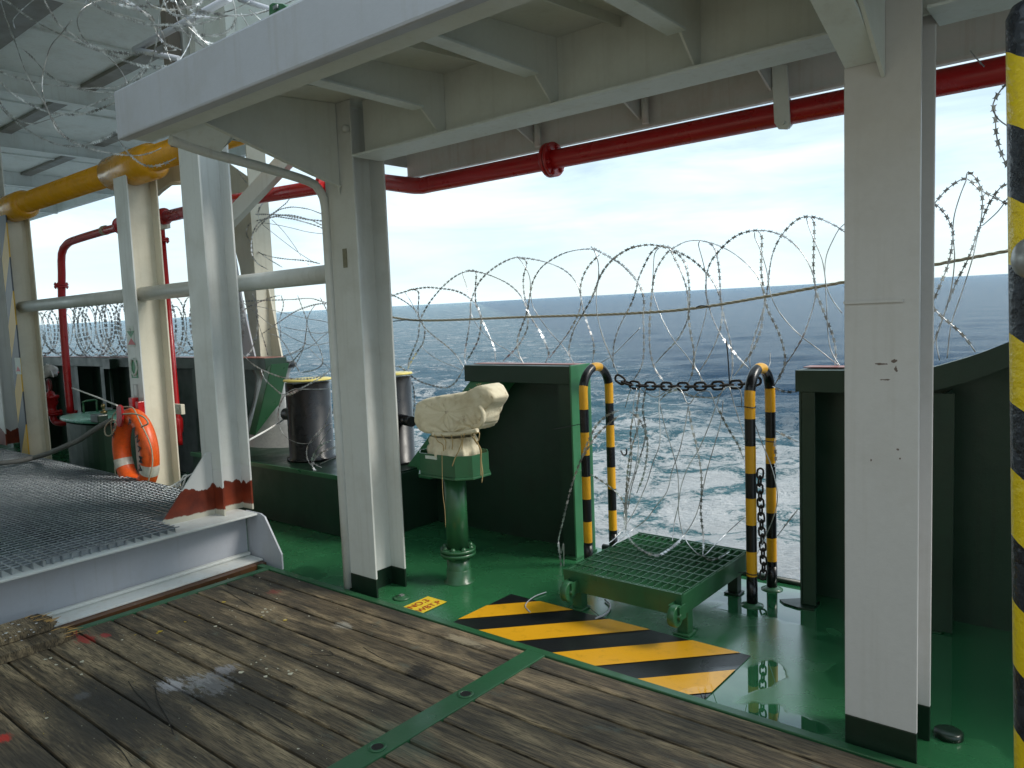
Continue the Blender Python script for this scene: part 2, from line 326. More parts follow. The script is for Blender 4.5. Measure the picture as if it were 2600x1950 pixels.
def seamat():
    m,t,b=newmat('sea_water')
    g=t.nodes.new('ShaderNodeNewGeometry'); sx=t.nodes.new('ShaderNodeSeparateXYZ'); t.links.new(g.outputs['Position'],sx.inputs[0])
    X_,Y_=sx.outputs[0],sx.outputs[1]
    # wake: turbulent water on the near side of a line running out from the quarter
    dx,dy=-15.2,16.9; l=math.hypot(dx,dy); nx,ny=-dy/l,-dx*-1/l*-1
    nx,ny=(dy/l,-dx/l)   # unit normal pointing away from the ship
    d=mth(t,'ADD',mth(t,'MULTIPLY',mth(t,'ADD',X_,8.9),nx),mth(t,'MULTIPLY',mth(t,'SUBTRACT',Y_,26.1),ny))
    dn=mth(t,'ADD',d,mth(t,'MULTIPLY',mth(t,'SUBTRACT',noise_n(t,.12,detail=5),.5),9))
    inside=ramp(t,dn,-3,5,1,0)
    dist=mth(t,'SQRT',mth(t,'ADD',mth(t,'MULTIPLY',X_,X_),mth(t,'MULTIPLY',Y_,Y_)))
    dens=ramp(t,dist,12,50,.095,-.02)
    f1=noise_n(t,.30,detail=8,rough=.6,dist=2.0); f2=noise_n(t,1.5,detail=8,rough=.66,dist=2.4); f3=noise_n(t,6,detail=6,rough=.7,dist=1.5)
    fo=mth(t,'ADD',mth(t,'ADD',mth(t,'MULTIPLY',f1,.48),mth(t,'ADD',mth(t,'MULTIPLY',f2,.36),mth(t,'MULTIPLY',f3,.16))),dens)
    foam=mth(t,'MULTIPLY',ramp(t,fo,.508,.572),inside)
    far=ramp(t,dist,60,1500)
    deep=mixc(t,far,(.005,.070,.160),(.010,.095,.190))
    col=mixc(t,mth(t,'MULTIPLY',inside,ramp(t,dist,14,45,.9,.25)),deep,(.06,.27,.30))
    col=mixc(t,foam,col,(.90,.92,.93)); t.links.new(col,b.inputs['Base Color'])
    t.links.new(ramp(t,foam,0,1,.22,.75),b.inputs['Roughness']); b.inputs['IOR'].default_value=1.33; b.inputs['Specular IOR Level'].default_value=.20
    cbv=t.nodes.new('ShaderNodeCombineXYZ'); t.links.new(mth(t,'ADD',mth(t,'MULTIPLY',X_,.77),mth(t,'MULTIPLY',Y_,.63)),cbv.inputs[0]); t.links.new(mth(t,'SUBTRACT',mth(t,'MULTIPLY',Y_,.77),mth(t,'MULTIPLY',X_,.63)),cbv.inputs[1])
    w1=noise_n(t,1,vec=cbv.outputs[0],detail=9,rough=.66,dist=.3,sc3=(1.4,2.6,1)); w2=noise_n(t,1,vec=cbv.outputs[0],detail=9,rough=.68,dist=.4,sc3=(.36,.95,1)); w3=noise_n(t,1,vec=cbv.outputs[0],detail=12,rough=.72,dist=.5,sc3=(.07,.24,1))
    h=mth(t,'ADD',mth(t,'ADD',mth(t,'MULTIPLY',w1,1.3),mth(t,'MULTIPLY',w2,2.8)),mth(t,'ADD',mth(t,'MULTIPLY',w3,6.0),mth(t,'MULTIPLY',foam,.25)))
    bump(t,b,h,1.0,.75); return m
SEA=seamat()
HULL=plain('hull_paint',(.02,.05,.07),.4)
# ================================================================== setting
# ---- sea (slightly inclined against the ship: she trims and heels)
def make_sea():
    nr,na=560,620; r=5*np.exp(np.linspace(0,math.log(16000/5),nr)); a=np.linspace(math.radians(-12),math.radians(200),na)
    Rr,A=np.meshgrid(r,a,indexing='ij'); X_=Rr*np.cos(A); Y_=Rr*np.sin(A); H_=np.zeros_like(X_)
    sp=Rr*math.log(16000/5)/nr
    for i in range(46):
        lam=.8*1.065**i*(.8+.4*rng.rand()); th=math.radians(-62)+rng.normal()*.7; k=2*math.pi/lam
        amp=.0085*lam**.85*(.6+.8*rng.rand())
        if lam>4: amp=.0085*4**.85*(4/lam)**.5
        fade=np.clip((lam/sp-3)/3,0,1)
        ph=k*(X_*math.cos(th)+Y_*math.sin(th))+rng.rand()*6.28
        H_+=amp*fade*(np.sin(ph)+.25*np.sin(2*ph+1.5))
    Z_=-3.9+(-.0047)*X_+.0261*Y_+H_
    v=np.stack([X_,Y_,Z_],-1).reshape(-1,3)
    idx=np.arange(nr*na).reshape(nr,na); f=np.stack([idx[:-1,:-1],idx[1:,:-1],idx[1:,1:],idx[:-1,1:]],-1).reshape(-1,4)
    me=bpy.data.meshes.new('sea'); me.vertices.add(len(v)); me.vertices.foreach_set('co',v.ravel().astype(np.float32))
    me.loops.add(f.size); me.loops.foreach_set('vertex_index',f.ravel().astype(np.int32)); me.polygons.add(len(f))
    me.polygons.foreach_set('loop_start',np.arange(0,f.size,4,dtype=np.int32)); me.polygons.foreach_set('loop_total',np.full(len(f),4,dtype=np.int32))
    me.polygons.foreach_set('use_smooth',np.ones(len(f),bool)); me.update(calc_edges=True); me.validate(); me.materials.append(SEA)
    o=bpy.data.objects.new('sea',me); COL.objects.link(o); tag(o,kind='structure'); return o
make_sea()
# ---- green steel deck
mb=MB(); mb.box(-24,4.5,-3.5,4.44,-.06,0); o=mb.build('green_deck',DECK,bevel=.02); tag(o,kind='structure')
mb=MB(); mb.box(-24,4.5,-3.4,4.40,-4.6,-.064); o=mb.build('ship_hull',HULL); tag(o,'dark ship hull side below the green deck edge','hull')
# ---- wooden deck: planks, caulk and steel margin strips
mb=MB(); mb.box(-4.50,4.3,-3.4,2.772,.001,.012); o=mb.build('deck_caulking',CAULK); tag(o,kind='structure')
mb=MB()
seams=[2.772,2.645,2.457,2.262,2.068,1.885,1.760,1.572,1.390,1.205,1.012]
while seams[-1]>-3.2: seams.append(seams[-1]-.188)
def planks(x0,x1):
    for i in range(len(seams)-1):
        ya,yb=seams[i]-.0065,seams[i+1]+.0065
        if yb<-3.3: continue
        # uneven top: a few strips lengthwise
        n=14; xs=[x0+(x1-x0)*k/n for k in range(n+1)]
        vs=[];fs=[]
        for k,x in enumerate(xs):
            dz=.0025*noise.noise(Vector((x*1.3,i*3.1,0))); ex=.0025*noise.noise(Vector((x*4,i*7.7,5)))
            vs+=[(x,yb+ex,.010),(x,yb+ex,.028+dz),(x,yb+.006+ex,.032+dz),(x,ya-.006+ex,.032+dz),(x,ya+ex,.028+dz),(x,ya+ex,.010)]
        for k in range(n):
            for q in range(5): fs.append((k*6+q,(k+1)*6+q,(k+1)*6+q+1,k*6+q+1))
        fs+= [tuple(range(6)),tuple(range(n*6,n*6+6))[::-1]]
        mb.add(vs,fs)
planks(-4.44,-2.246); planks(-2.134,4.2)
o=mb.build('wooden_deck',WOOD,loc=(0,0,0)); tag(o,kind='structure')
mb=MB(); mb.box(-4.62,4.3,2.776,2.822,.001,.034); mb.box(-4.50,-4.444,-3.4,2.774,.002,.036); o=mb.build('deck_margin_strip',GREEN,bevel=.004); tag(o,kind='structure')
# strip across planks with bolt holes (ring + black disc painting in the dark of the hole)
t_=thing('steel_deck_strip','flat green steel strip crossing the wooden planks, with round bolt holes','deck strip',(-2.19,.8,.02))
mb=MB(); mb.box(-2.245,-2.135,-3.3,2.774,.013,.037); mb.build('strip',GREEN,t_,bevel=.003)
for y in (2.273,1.777,1.27,.77):
    mb=MB(); mb.lathe((-2.192,y,.0372),[(.036,0),(.036,.003),(.030,.0055),(.024,.003),(.024,.0012)],24); ob=mb.build('bolt_hole',GREEN,t_)
    mb=MB(); mb.lathe((-2.192,y,.0385),[(.0235,0),(.0235,.001)],24); mb.build('hole_dark_disc',plain('hole_black',(.002,.002,.002),.9) if False else CAULK,ob)
# paint splashes on the planks
mb=MB()
def splash(uv,r,mi=0,z=.0345):
    p=PZ(uv,z); n=10; ph=random.random()*6
    mb.add([(p.x,p.y,z+.002)]+[(p.x+r*(1+.35*math.sin(3*a+ph))*math.cos(a)*1.25,p.y+r*(1+.3*math.cos(2*a+ph))*math.sin(a),z) for a in [6.283*k/n for k in range(n)]],[(0,k+1,(k+1)%n+1) for k in range(n)],mi,True)
for a,b,r in ((1290,660,2),(1330,638,3),(1305,665,3),(1195,702,4),(1230,730,3),(1210,752,6),(1300,743,4),(1237,763,2),(1490,655,6),(1475,672,5),(1500,672,5),(1520,660,4),(1480,690,4),(1540,650,3),(1735,695,4),(1600,716,7),(1555,597,3),(1455,573,2),(1440,540,2),(1425,568,2),(1280,485,3),(1190,523,3),(1458,480,3),(1520,515,2),(1680,500,3),
      (1410,965,3),(1440,955,3),(1465,940,3),(1490,920,3),(1497,990,4),(1355,1010,7),(1492,1033,6),(1632,1018,7),(1560,990,3),(1510,1020,2),(1620,1003,4),(1665,998,3),(1810,888,3),(1840,970,2),(1898,1012,3),(1780,978,2),
      (686,828,4),(870,832,3),(1070,855,3),(460,950,7),(410,980,4),(375,990,3),(315,968,5),(255,938,5),(285,930,5),(175,978,3),(457,1022,5),(262,1267,4),(445,878,3),(768,955,2),(1325,700,2),(1290,745,2),(1000,900,2),(1675,1440,3)):
    splash(z0(a,b),r*.0015)
for a,b,r in ((1258,615,6),(1040,727,4),(1120,690,3),(900,780,7),(885,790,4),(1602,717,6),(760,800,3),(1470,700,3)): splash(z0(a,b),r*.0016,1,.0350)
for i in range(260):
    splash(z0(random.uniform(150,2100),random.uniform(480,1500)),random.uniform(.0008,.0018),random.choice((0,0,0,1)))
o=mb.build('paint_splashes',[plain('cream_splash',(.66,.62,.48),.5),plain('yellow_splash',(.6,.42,.03),.5)],loc=(0,0,0)); tag(o,kind='stuff',label='small cream and yellow paint drips on the wooden planks',cat='paint drips')
mb=MB()
for pl in ([(720,1060),(760,1120),(820,1180),(850,1225)],[(870,1100),(888,1180),(940,1270),(975,1360)],[(880,1110),(860,1090)],[(1255,545),(1330,590),(1420,650)],[(2040,870),(2140,930),(2212,960)],[(1850,890),(1870,915),(1750,910)],[(600,1380),(680,1450),(740,1540)],[(1380,1180),(1500,1240),(1650,1330)]):
    p_=[PZ(z0(a,b),.0345) for a,b in pl]; p_=smooth(p_,.03)
    for a,b in zip(p_,p_[1:]): mb.bar(a,b,.0035,.0006)
o=mb.build('plank_cracks',CAULK,loc=(0,0,0)); tag(o,kind='structure')
# hazard stripes on the deck: black ground sheet with yellow bands
def clip(poly,xa,xb,ya,yb):
    def cl(p,ax,lim,keep):
        o_=[]
        for i in range(len(p)):
            a,b=p[i-1],p[i]; ka=keep*(a[ax]-lim)>=0; kb=keep*(b[ax]-lim)>=0
            if ka!=kb:
                t=(lim-a[ax])/(b[ax]-a[ax]); o_.append((a[0]+(b[0]-a[0])*t,a[1]+(b[1]-a[1])*t))
            if kb: o_.append(b)
        return o_
    for ax,lim,k in((0,xa,1),(0,xb,-1),(1,ya,1),(1,yb,-1)): poly=cl(poly,ax,lim,k)
    return poly
hx0,hx1,hy0,hy1=-2.84,-1.365,2.826,3.375
t_=thing('hazard_marking','black and yellow diagonal warning stripes painted on the wet green deck before the step','floor marking',(-2.1,3.1,0))
mb=MB(); mb.add([(hx0,hy0,.003),(hx1,hy0,.003),(hx1,hy1,.003),(hx0,hy1,.003)],[(0,1,2,3)]); mb.build('black_ground',HBLK,t_)
# band borders measured along x at y=hy0 (slope 1 : y = x + c)
for ca,cb in ((-2.823,-2.56),):
    pass
bands=[((-2.833,2.96),(-2.40,3.375),(-2.84,3.08),(-2.575,3.375)),]
def bandpoly(xa,xb,slope=1.02):
    # xa, xb: x positions of the two borders at y=3.375
    L_=2.0
    return [(xb,3.375),(xb-L_,3.375-L_*slope),(xa-L_,3.375-L_*slope),(xa,3.375)]
for k,(xa,xb) in enumerate(((-2.62,-2.385),(-2.15,-1.90),(-1.665,-1.415),(-1.19,-.94))):
    sl=1.02
    p=clip([(xb+.3,3.375+.3*sl),(xb-2,3.375-2*sl),(xa-2,3.375-2*sl),(xa+.3,3.375+.3*sl)],hx0+.001,hx1-.001,hy0+.001,hy1-.001)
    if len(p)>2:
        mb=MB(); mb.add([(x,y,.0062) for x,y in p],[tuple(range(len(p)))]); mb.build('yellow_stripe',HYEL,t_)
# ---- text helper
def text(name,s,size,origin,xdir,ydir,mat_,parent,thick=.0004,align='LEFT',bold=0):
    cu=bpy.data.curves.new(name,'FONT'); cu.body=s; cu.size=size; cu.extrude=thick; cu.align_x=align; cu.offset=bold
    tmp=bpy.data.objects.new(name,cu); COL.objects.link(tmp); dg=bpy.context.evaluated_depsgraph_get(); dg.update()
    me=bpy.data.meshes.new_from_object(tmp.evaluated_get(dg)); bpy.data.objects.remove(tmp); 
    x=Vector(xdir).normalized(); y=Vector(ydir).normalized(); z=x.cross(y).normalized(); y=z.cross(x)
    Mx=Matrix(((x.x,y.x,z.x),(x.y,y.y,z.y),(x.z,y.z,z.z))).to_4x4(); Mx.translation=Vector(origin)-Vector(PL[parent.name]); me.transform(Mx)
    me.materials.clear(); me.materials.append(mat_); o=bpy.data.objects.new(name,me); COL.objects.link(o); o.parent=parent; PL[o.name]=PL[parent.name]; return o
t_=thing('deck_label','yellow rectangular label reading NO.3 WBT.P painted on green deck beside centre pillar','label',(-3.15,2.96,0))
mb=MB(); mb.add([(-3.235,2.856,.004),(-3.07,2.856,.004),(-3.075,3.07,.004),(-3.235,3.07,.004)],[(0,1,2,3)]); mb.build('label_plate',STYEL,t_)
text('lettering','NO.3',.068,(-3.168,2.872,.0055),(0,1,0),(-1,0,0),STRED,t_,bold=.0004); text('lettering','WBT.P',.062,(-3.092,2.866,.0055),(0,1,0),(-1,0,0),STRED,t_,bold=.0004)
t_=thing('deck_plug','small round flush deck plug beside the foot of the centre pillar','deck fitting',(-3.354,2.968,0))
mb=MB(); mb.lathe((-3.354,2.968,0),[(.052,0),(.052,.006),(.044,.010),(.03,.010),(.028,.016),(.0,.016)],24); mb.build('plug_ring',GREEN,t_)
mb=MB(); mb.box(-3.366,-3.342,2.955,2.981,.016,.022); mb.build('plug_key',CHROME,t_)
t_=thing('deck_plug','round deck fitting at the foot of the big right pillar','deck fitting',(-.50,3.14,0))
mb=MB(); mb.lathe((-.50,3.14,0),[(.05,0),(.05,.02),(.04,.026),(.02,.03)],20); mb.build('plug_ring',BLACKG,t_)
# ================================================================== pillars
def hpillar(name,label,x0,x1,y0,y1,zb,zt,mats,band=None,tf=.014,tw=.012,rows=None,group='white steel pillars'):
    xm=(x0+x1)/2; t=thing(name,label,'pillar',(xm,(y0+y1)/2,zb),group)
    def H(z_0,z_1,nm,mt,e=0):
        m_=MB(); m_.box(x0-e,x1+e,y0-e,y0+tf+e,z_0,z_1); m_.build('front_flange' if nm is None else nm,mt,t,bevel=.003)
        m_=MB(); m_.box(xm-tw/2-e,xm+tw/2+e,y0+tf+e,y1-tf-e,z_0,z_1); m_.build('web' if nm is None else nm,mt,t)
        m_=MB(); m_.box(x0-e,x1+e,y1-tf-e,y1+e,z_0,z_1); m_.build('back_flange' if nm is None else nm,mt,t,bevel=.003)
    if band:
        zz,bm=band; H(zb,zz,'painted_base',bm); H(zz,zt,None,mats)
    else: H(zb,zt,None,mats)
    return t
def scuffed():
    m=paint('white_paint_scuffed',(.60,.59,.585),dirt=(.40,.37,.32),dirt_amt=.3); t=m.node_tree; b=t.nodes['Principled BSDF']
    src=b.inputs['Base Color'].links[0].from_socket; g=t.nodes.new('ShaderNodeNewGeometry'); sx=t.nodes.new('ShaderNodeSeparateXYZ'); t.links.new(g.outputs['Position'],sx.inputs[0]); c=src
    za=reg(1850,850,2600,1131)
    for a,b_,rx,rz in ((585,112,.022,.004),(632,100,.010,.007),(595,172,.020,.004),(640,130,.006,.010),(545,480,.004,.004),(655,476,.004,.004),(648,440,.005,.004)):
        p=PY(za(a,b_),2.83); A_=mth(t,'DIVIDE',mth(t,'SUBTRACT',sx.outputs[0],p.x),rx); B_=mth(t,'DIVIDE',mth(t,'SUBTRACT',sx.outputs[2],p.z),rz)
        d=mth(t,'SQRT',mth(t,'ADD',mth(t,'MULTIPLY',A_,A_),mth(t,'MULTIPLY',B_,B_)))
        f=ramp(t,mth(t,'ADD',d,mth(t,'MULTIPLY',mth(t,'SUBTRACT',noise_n(t,60,detail=4),.5),3.2)),.75,.95,.9,0); c=mixc(t,f,c,(.09,.05,.035))
    t.links.new(c,b.inputs['Base Color']); return m
WHITES=scuffed()
pr=hpillar('steel_pillar','broad white H pillar with black-green foot, right side, small scuffs at mid height',-.79,-.55,2.835,3.075,0,2.918,WHITES,(.135,BLACKG))
mb=MB(); mb.bar((-.79,2.829,1.655),(-.60,2.829,1.655),.006,.010); mb.build('weld_seam',WHITES,pr)
pc=hpillar('steel_pillar','white H pillar with dark green foot, standing left of the canvas-covered pedestal',-3.735,-3.475,2.88,3.125,0,2.92,WHITE,(.115,BLACKG))
# rounded edge strip that becomes the bracket face plate
strip=[Vector((-3.735,2.872,.02)),Vector((-3.735,2.872,1.0)),Vector((-3.735,2.872,2.33)),Vector((-3.735,2.862,2.40)),Vector((-3.735,2.825,2.455)),Vector((-3.735,2.76,2.487)),Vector((-3.735,2.5,2.525)),Vector((-3.735,2.15,2.565)),Vector((-3.735,1.95,2.60))]
mb=MB(); sm_=strip[:3]+smooth(strip[2:],.03)[1:]
mb.tube(sm_,.026,12); mb.build('edge_bar',WHITE,pc)
mb=MB()
def zweb(y): return 2.735+(y-1.87)*(2.455-2.735)/.99
for i in range(len(sm_)-1):
    a,b=sm_[i],sm_[i+1]
    if a.z<2.30 or a.y>2.865: continue
    wl=lambda p:(-3.735,p.y,p.z) if p.y<2.22 else (-3.66,p.y,zweb(p.y)+.012) if p.y<2.75 else (-3.61,p.y,zweb(p.y)+.002)
    A=wl(a);B=wl(b);C=(-3.59,b.y,zweb(b.y));D=(-3.59,a.y,zweb(a.y))
    mb.add([A,D,C,B],[(0,1,2,3)],0,True); mb.add([(p[0],p[1],p[2]+.012) for p in (A,D,C,B)],[(3,2,1,0)],0,True)
mb.build('bracket_face_plate',CEIL2,pc)
mb=MB(); mb.prism([(-3.60,2.872,2.40),(-3.60,2.872,2.918),(-3.60,1.87,2.834),(-3.60,1.87,2.735),(-3.60,2.86,2.455)],(.012,0,0)); mb.build('bracket_web',CEIL,pc)
mb=MB(); mb.bar((-3.594,1.90,2.722),(-3.594,2.875,2.448),.03,.012); mb.build('bracket_lip',CEIL,pc)
mb=MB(); mb.lathe((-3.50,2.866,2.74),[(.018,0),(.026,.01),(.022,.03),(.01,.04)],12); mb.build('bolt_head',WHITE,pc)
mb=MB(); p=PY(zb(1310,1060),2.878); mb.box(p.x-.018,p.x+.018,2.8765,2.8795,p.z-.055,p.z+.055); mb.build('paint_patch',plain('olive_patch',(.22,.21,.14),.6),pc)
# red footed pillar on the steel beam
p1=hpillar('steel_pillar','white H pillar with ragged red-primer foot, standing on the raised white beam',-5.08,-4.83,2.70,2.93,.36,3.0,WHITE,(.68,REDOX))
mb=MB(); mb.prism([(-4.955,2.698,.362),(-4.955,2.698,.80),(-4.955,2.66,.80),(-4.955,2.30,.362)],(.012,0,0)); mb.build('gusset_plate',REDOX,p1)
p2=hpillar('steel_pillar','white pillar, warm light painted cream on its sides, with safety stickers, hung with the orange lifebuoy',-6.885,-6.645,3.05,3.32,0,3.02,[CREAM],None)  # cream on this and the next pillar's sides paints in warm light
p3=hpillar('steel_pillar','white pillar behind the red hydrant, its front flange striped yellow and black diagonally',-9.77,-9.53,3.05,3.285,0,3.02,[CREAM],None)
p4=hpillar('steel_pillar','far left white pillar with short red-primer foot at the edge of the grating',-10.40,-10.12,3.02,3.26,.40,4.4,WHITE,(.68,REDOX))
for o_ in list(COL.objects):
    if o_.parent==p3 and o_.name.startswith('front_flange'):
        me=o_.data; me.materials.clear()
        m,t,b=newmat('diagonal_stripe'); g=t.nodes.new('ShaderNodeNewGeometry'); sx=t.nodes.new('ShaderNodeSeparateXYZ'); t.links.new(g.outputs['Position'],sx.inputs[0])
        s_=mth(t,'FRACT',mth(t,'MULTIPLY',mth(t,'ADD',sx.outputs[2],mth(t,'MULTIPLY',sx.outputs[0],-1.6)),1.35))
        t.links.new(mixc(t,mth(t,'GREATER_THAN',s_,.5),(.60,.36,.03),(.05,.06,.07)),b.inputs['Base Color']); b.inputs['Roughness'].default_value=.4; me.materials.append(m)
    if o_.parent==p2 and o_.name.startswith('front_flange'): o_.data.materials.clear(); o_.data.materials.append(BLUEGREY if False else WHITE)
# stickers on pillar flange
def sticker(parent,name,c0,c1,y,mt):
    a=PY(c0,y); b=PY(c1,y); m_=MB(); m_.box(a.x,b.x,y-.002,y,b.z,a.z); return m_.build(name,mt,parent),a,b
Ys=3.0485
s1,a,b=sticker(p2,'fire_hose_sticker',z2(768,420),z2(812,545),Ys,LABW); cx=(a.x+b.x)/2; h_=a.z-b.z; cz=(a.z+b.z)/2-.015
mb=MB(); mb.add([(cx,Ys-.003,cz),(cx-.075,Ys-.003,cz-.06),(cx+.075,Ys-.003,cz-.06)],[(0,1,2)]); mb.build('red_triangle',SREDM,s1)
mb=MB(); mb.add([(cx,Ys-.003,cz),(cx-.075,Ys-.003,cz+.06),(cx+.075,Ys-.003,cz+.06)],[(0,2,1)]); mb.build('green_triangle',SGN,s1)
text('lettering','2',.06,(cx-.02,Ys-.003,a.z-.065),(1,0,0),(0,0,1),TEXTM,s1)
s2,a,b=sticker(p2,'lifebuoy_sticker',z2(785,628),z2(833,735),Ys,SGN); cx=(a.x+b.x)/2; cz=(a.z+b.z)/2+.02
mb=MB(); ring=[Vector((cx+.055*math.cos(q),Ys-.005,cz+.07*math.sin(q))) for q in [6.283*k/24 for k in range(24)]]; mb.tube(ring,.010,6,closed=True); mb.build('buoy_symbol',LABW,s2)
mb=MB(); mb.box(a.x+.03,b.x-.03,Ys-.003,Ys-.002,b.z+.012,b.z+.03); mb.build('caption_bar',LABW,s2)
s3,a,b=sticker(p2,'faded_label',z2(800,770),z2(833,848),Ys,plain('faded_label',(.5,.5,.5),.5)); mb=MB(); mb.box(a.x+.02,b.x-.02,Ys-.003,Ys-.002,b.z+.01,a.z-.01); mb.build('label_face',WHITE,s3)
s4,a,b=sticker(p3,'fire_hose_sticker',z2(88,612),z2(130,712),Ys,LABW); cx=(a.x+b.x)/2; cz=(a.z+b.z)/2
mb=MB(); mb.add([(cx,Ys-.003,cz),(cx-.07,Ys-.003,cz-.06),(cx+.07,Ys-.003,cz-.06)],[(0,1,2)]); mb.build('red_triangle',SREDM,s4)
a=PY(z2(800,850),3.03); b=PY(z2(858,960),3.03)
mb=MB(); mb.box(a.x,a.x+.07,2.99,3.046,b.z,a.z); mb.box(a.x+.12,b.x+.02,2.99,3.046,b.z,a.z-.03); mb.build('buoy_rack',RED,p2,bevel=.004)
# horizontal pipe rail between the pillars
t_=thing('horizontal_pipe_rail','long thick white horizontal pipe running between the pillars at head height','pipe rail',(-6.5,3.10,1.98))
for xa,xb in ((-6.765,-3.66),(-9.65,-6.765)):
    mb=MB(); mb.cyl((xa+.006,3.165,1.985),(xb-.006,3.165,1.985),.062,24); mb.build('rail_span',WHITE,t_)
# yellow boom pipe with saddles
t_=thing('yellow_boom','thick horizontal yellow pipe resting on top of the left pillars under the upper deck','boom',(-8,3.17,3.0))
mb=MB(); mb.cyl((-5.0,3.17,3.09),(-20,3.17,3.09),.105,28); mb.build('pipe',YPIPE,t_)
for x in (-6.76,-9.65):
    mb=MB(); mb.lathe((0,0,0),[(.108,-.42),(.150,-.36),(.150,.36),(.108,.42)],26)
    mb.v=[(x+v[2],3.17+v[1],3.075+v[0]) for v in mb.v]; mb.f=[f[::-1] for f in mb.f]; mb.build('saddle_sleeve',YPIPE,t_)
mb=MB(); mb.cyl((-10.10,3.17,3.09),(-10.24,3.17,3.09),.108,28); mb.build('black_ring',BLACK,t_)
# diagonal brace and stay post (outboard)
t_=thing('diagonal_brace','white flat diagonal brace crossing in front of the red pipe behind the left pillars','brace',(-5.4,3.5,2.7))
mb=MB(); a=PY(z1(1700,985),3.5); b=PY(z1(1395,1310),3.5); d=(b-a); mb.bar(a-d*.25,b+d*.5,.06,.135,(0,0,1)); mb.build('brace_bar',WHITE,t_,bevel=.004)
t_=thing('stay_post','tall tapered white post rising from the green bulwark corner behind the bollards','post',(-7.1,4.65,1.28))
bl,br=PY(z2(1440,60),4.62),0
def quad(name,pts,th,mt):
    m_=MB(); m_.prism([PY(q,yy) for q,yy in pts],th); return m_.build(name,mt,t_,bevel=.003)
quad('inner_flange',[(z1(1260,900),4.62),(z1(1440,1030),4.62),(z1(1505,1075),4.62),(z1(1592,1620),4.62),(z2(1700,635),4.62),(z2(1535,635),4.62),(z2(1440,60),4.62),(z1(1330,1200),4.62)],(0,.02,0),CREAM)
quad('side_flange',[(z1(1300,1000),4.40),(z1(1330,1000),4.40),(z2(1450,250),4.40),(z2(1540,640),4.40),(z2(1460,640),4.40),(z2(1380,250),4.40)],(0,.02,0),GREYB)
mb=MB(); a=PY(z1(1560,1250),4.60); b=PY(z2(1625,640),4.60); mb.bar(a+Vector((0,0,.9)),b,.012,.22,(0,1,0)); mb.build('centre_web',CREAM,t_)
# haunch by second pillar
t_=thing('overhead_haunch','small cream bracket plate above between the left pillars under the yellow pipe','bracket',(-6.3,3.4,2.9))
mb=MB(); mb.prism([PY(z1(935,1000),3.45),PY(z1(1100,970),3.45),PY(z1(1100,1105),3.45),PY(z1(1060,1100),3.45),PY(z1(1010,1115),3.45),PY(z1(945,1180),3.45)],(0,.02,0)); mb.build('haunch_plate',CREAM,t_,bevel=.003)
a=PY(z1(945,1170),3.42); b=PY(z1(1030,1105),3.42); c=PY(z1(1110,1100),3.42); mb=MB(); mb.tube([a,b,c],.016,8); mb.build('haunch_lip',CREAM,t_)
# ================================================================== canopy over the stern platform
t_=thing('deck_canopy','grey-white steel deckhead with beams and ribs overhead, carried by the pillars','canopy',(-1.5,2.7,2.6))
mb=MB(); mb.prism([(-3.95,1.86,2.835),(-3.95,2.98,2.93),(-3.95,3.79,2.93),(-3.95,3.79,2.955),(-3.95,2.98,2.955),(-3.95,1.86,2.849)],(8.35,0,0)); mb.build('ceiling_plate',CEIL,t_)
mb=MB(); mb.box(-3.96,4.4,1.79,1.85,2.612,2.85); mb.build('front_beam',GREYB,t_,bevel=.012)
mb=MB(); mb.box(-3.955,4.4,1.855,1.965,2.625,2.655); mb.build('front_beam_lip',CEIL,t_,bevel=.006)
mb=MB(); mb.prism([(-3.955,1.86,2.70),(-3.955,1.86,2.834),(-3.955,2.98,2.929),(-3.955,3.78,2.929),(-3.955,3.78,2.72)],(.012,0,0)); mb.build('side_plate',WHITE,t_)
mb=MB(); mb.box(-3.47,4.4,2.976,2.988,2.614,2.929); mb.build('girder_web',CEIL,t_)
mb=MB(); mb.box(-3.47,-.795,2.875,3.09,2.600,2.612); mb.box(-.545,4.4,2.875,3.09,2.600,2.612); mb.build('girder_flange',CEIL2,t_,bevel=.003)
RX=[-2.827,-2.10,-1.39,.05,.8,1.5]
for x in RX:
    mb=MB(); mb.prism([(x,1.872,2.835),(x,2.974,2.929),(x,2.974,2.616),(x,2.93,2.616),(x,2.79,2.735),(x,1.97,2.735),(x,1.872,2.735)],(.010,0,0)); r_=mb.build('rib',CEIL,t_)
    mb=MB(); mb.box(x-.045,x+.035,1.968,2.795,2.722,2.734); mb.build('rib_flange',CEIL2,r_,bevel=.002)
for x in [-3.2,-2.46,-1.75,-1.0,-.3,.45]:
    mb=MB(); mb.bar((x,1.88,2.815),(x,2.97,2.907),.008,.045); mb.build('stiffener',CEIL,t_)
mb=MB(); mb.box(-3.94,4.4,3.75,3.765,2.64,2.929); mb.build('outer_fascia',WHITE2,t_)
mb=MB(); mb.box(-3.94,4.4,3.72,3.749,2.638,2.652); mb.build('fascia_lip',WHITE2,t_)
for x in (-2.80,-2.08,-1.37,.05):
    mb=MB(); mb.prism([(x,2.99,2.929),(x,3.747,2.929),(x,3.747,2.74),(x,3.70,2.68),(x,3.45,2.78),(x,2.99,2.78)],(.010,0,0)); mb.build('outer_bracket',WHITE2,t_)
    mb=MB(); mb.cyl((x+.04,3.70,2.653),(x+.04,3.70,2.80),.020,10); mb.build('drain_stub',WHITE2,t_)
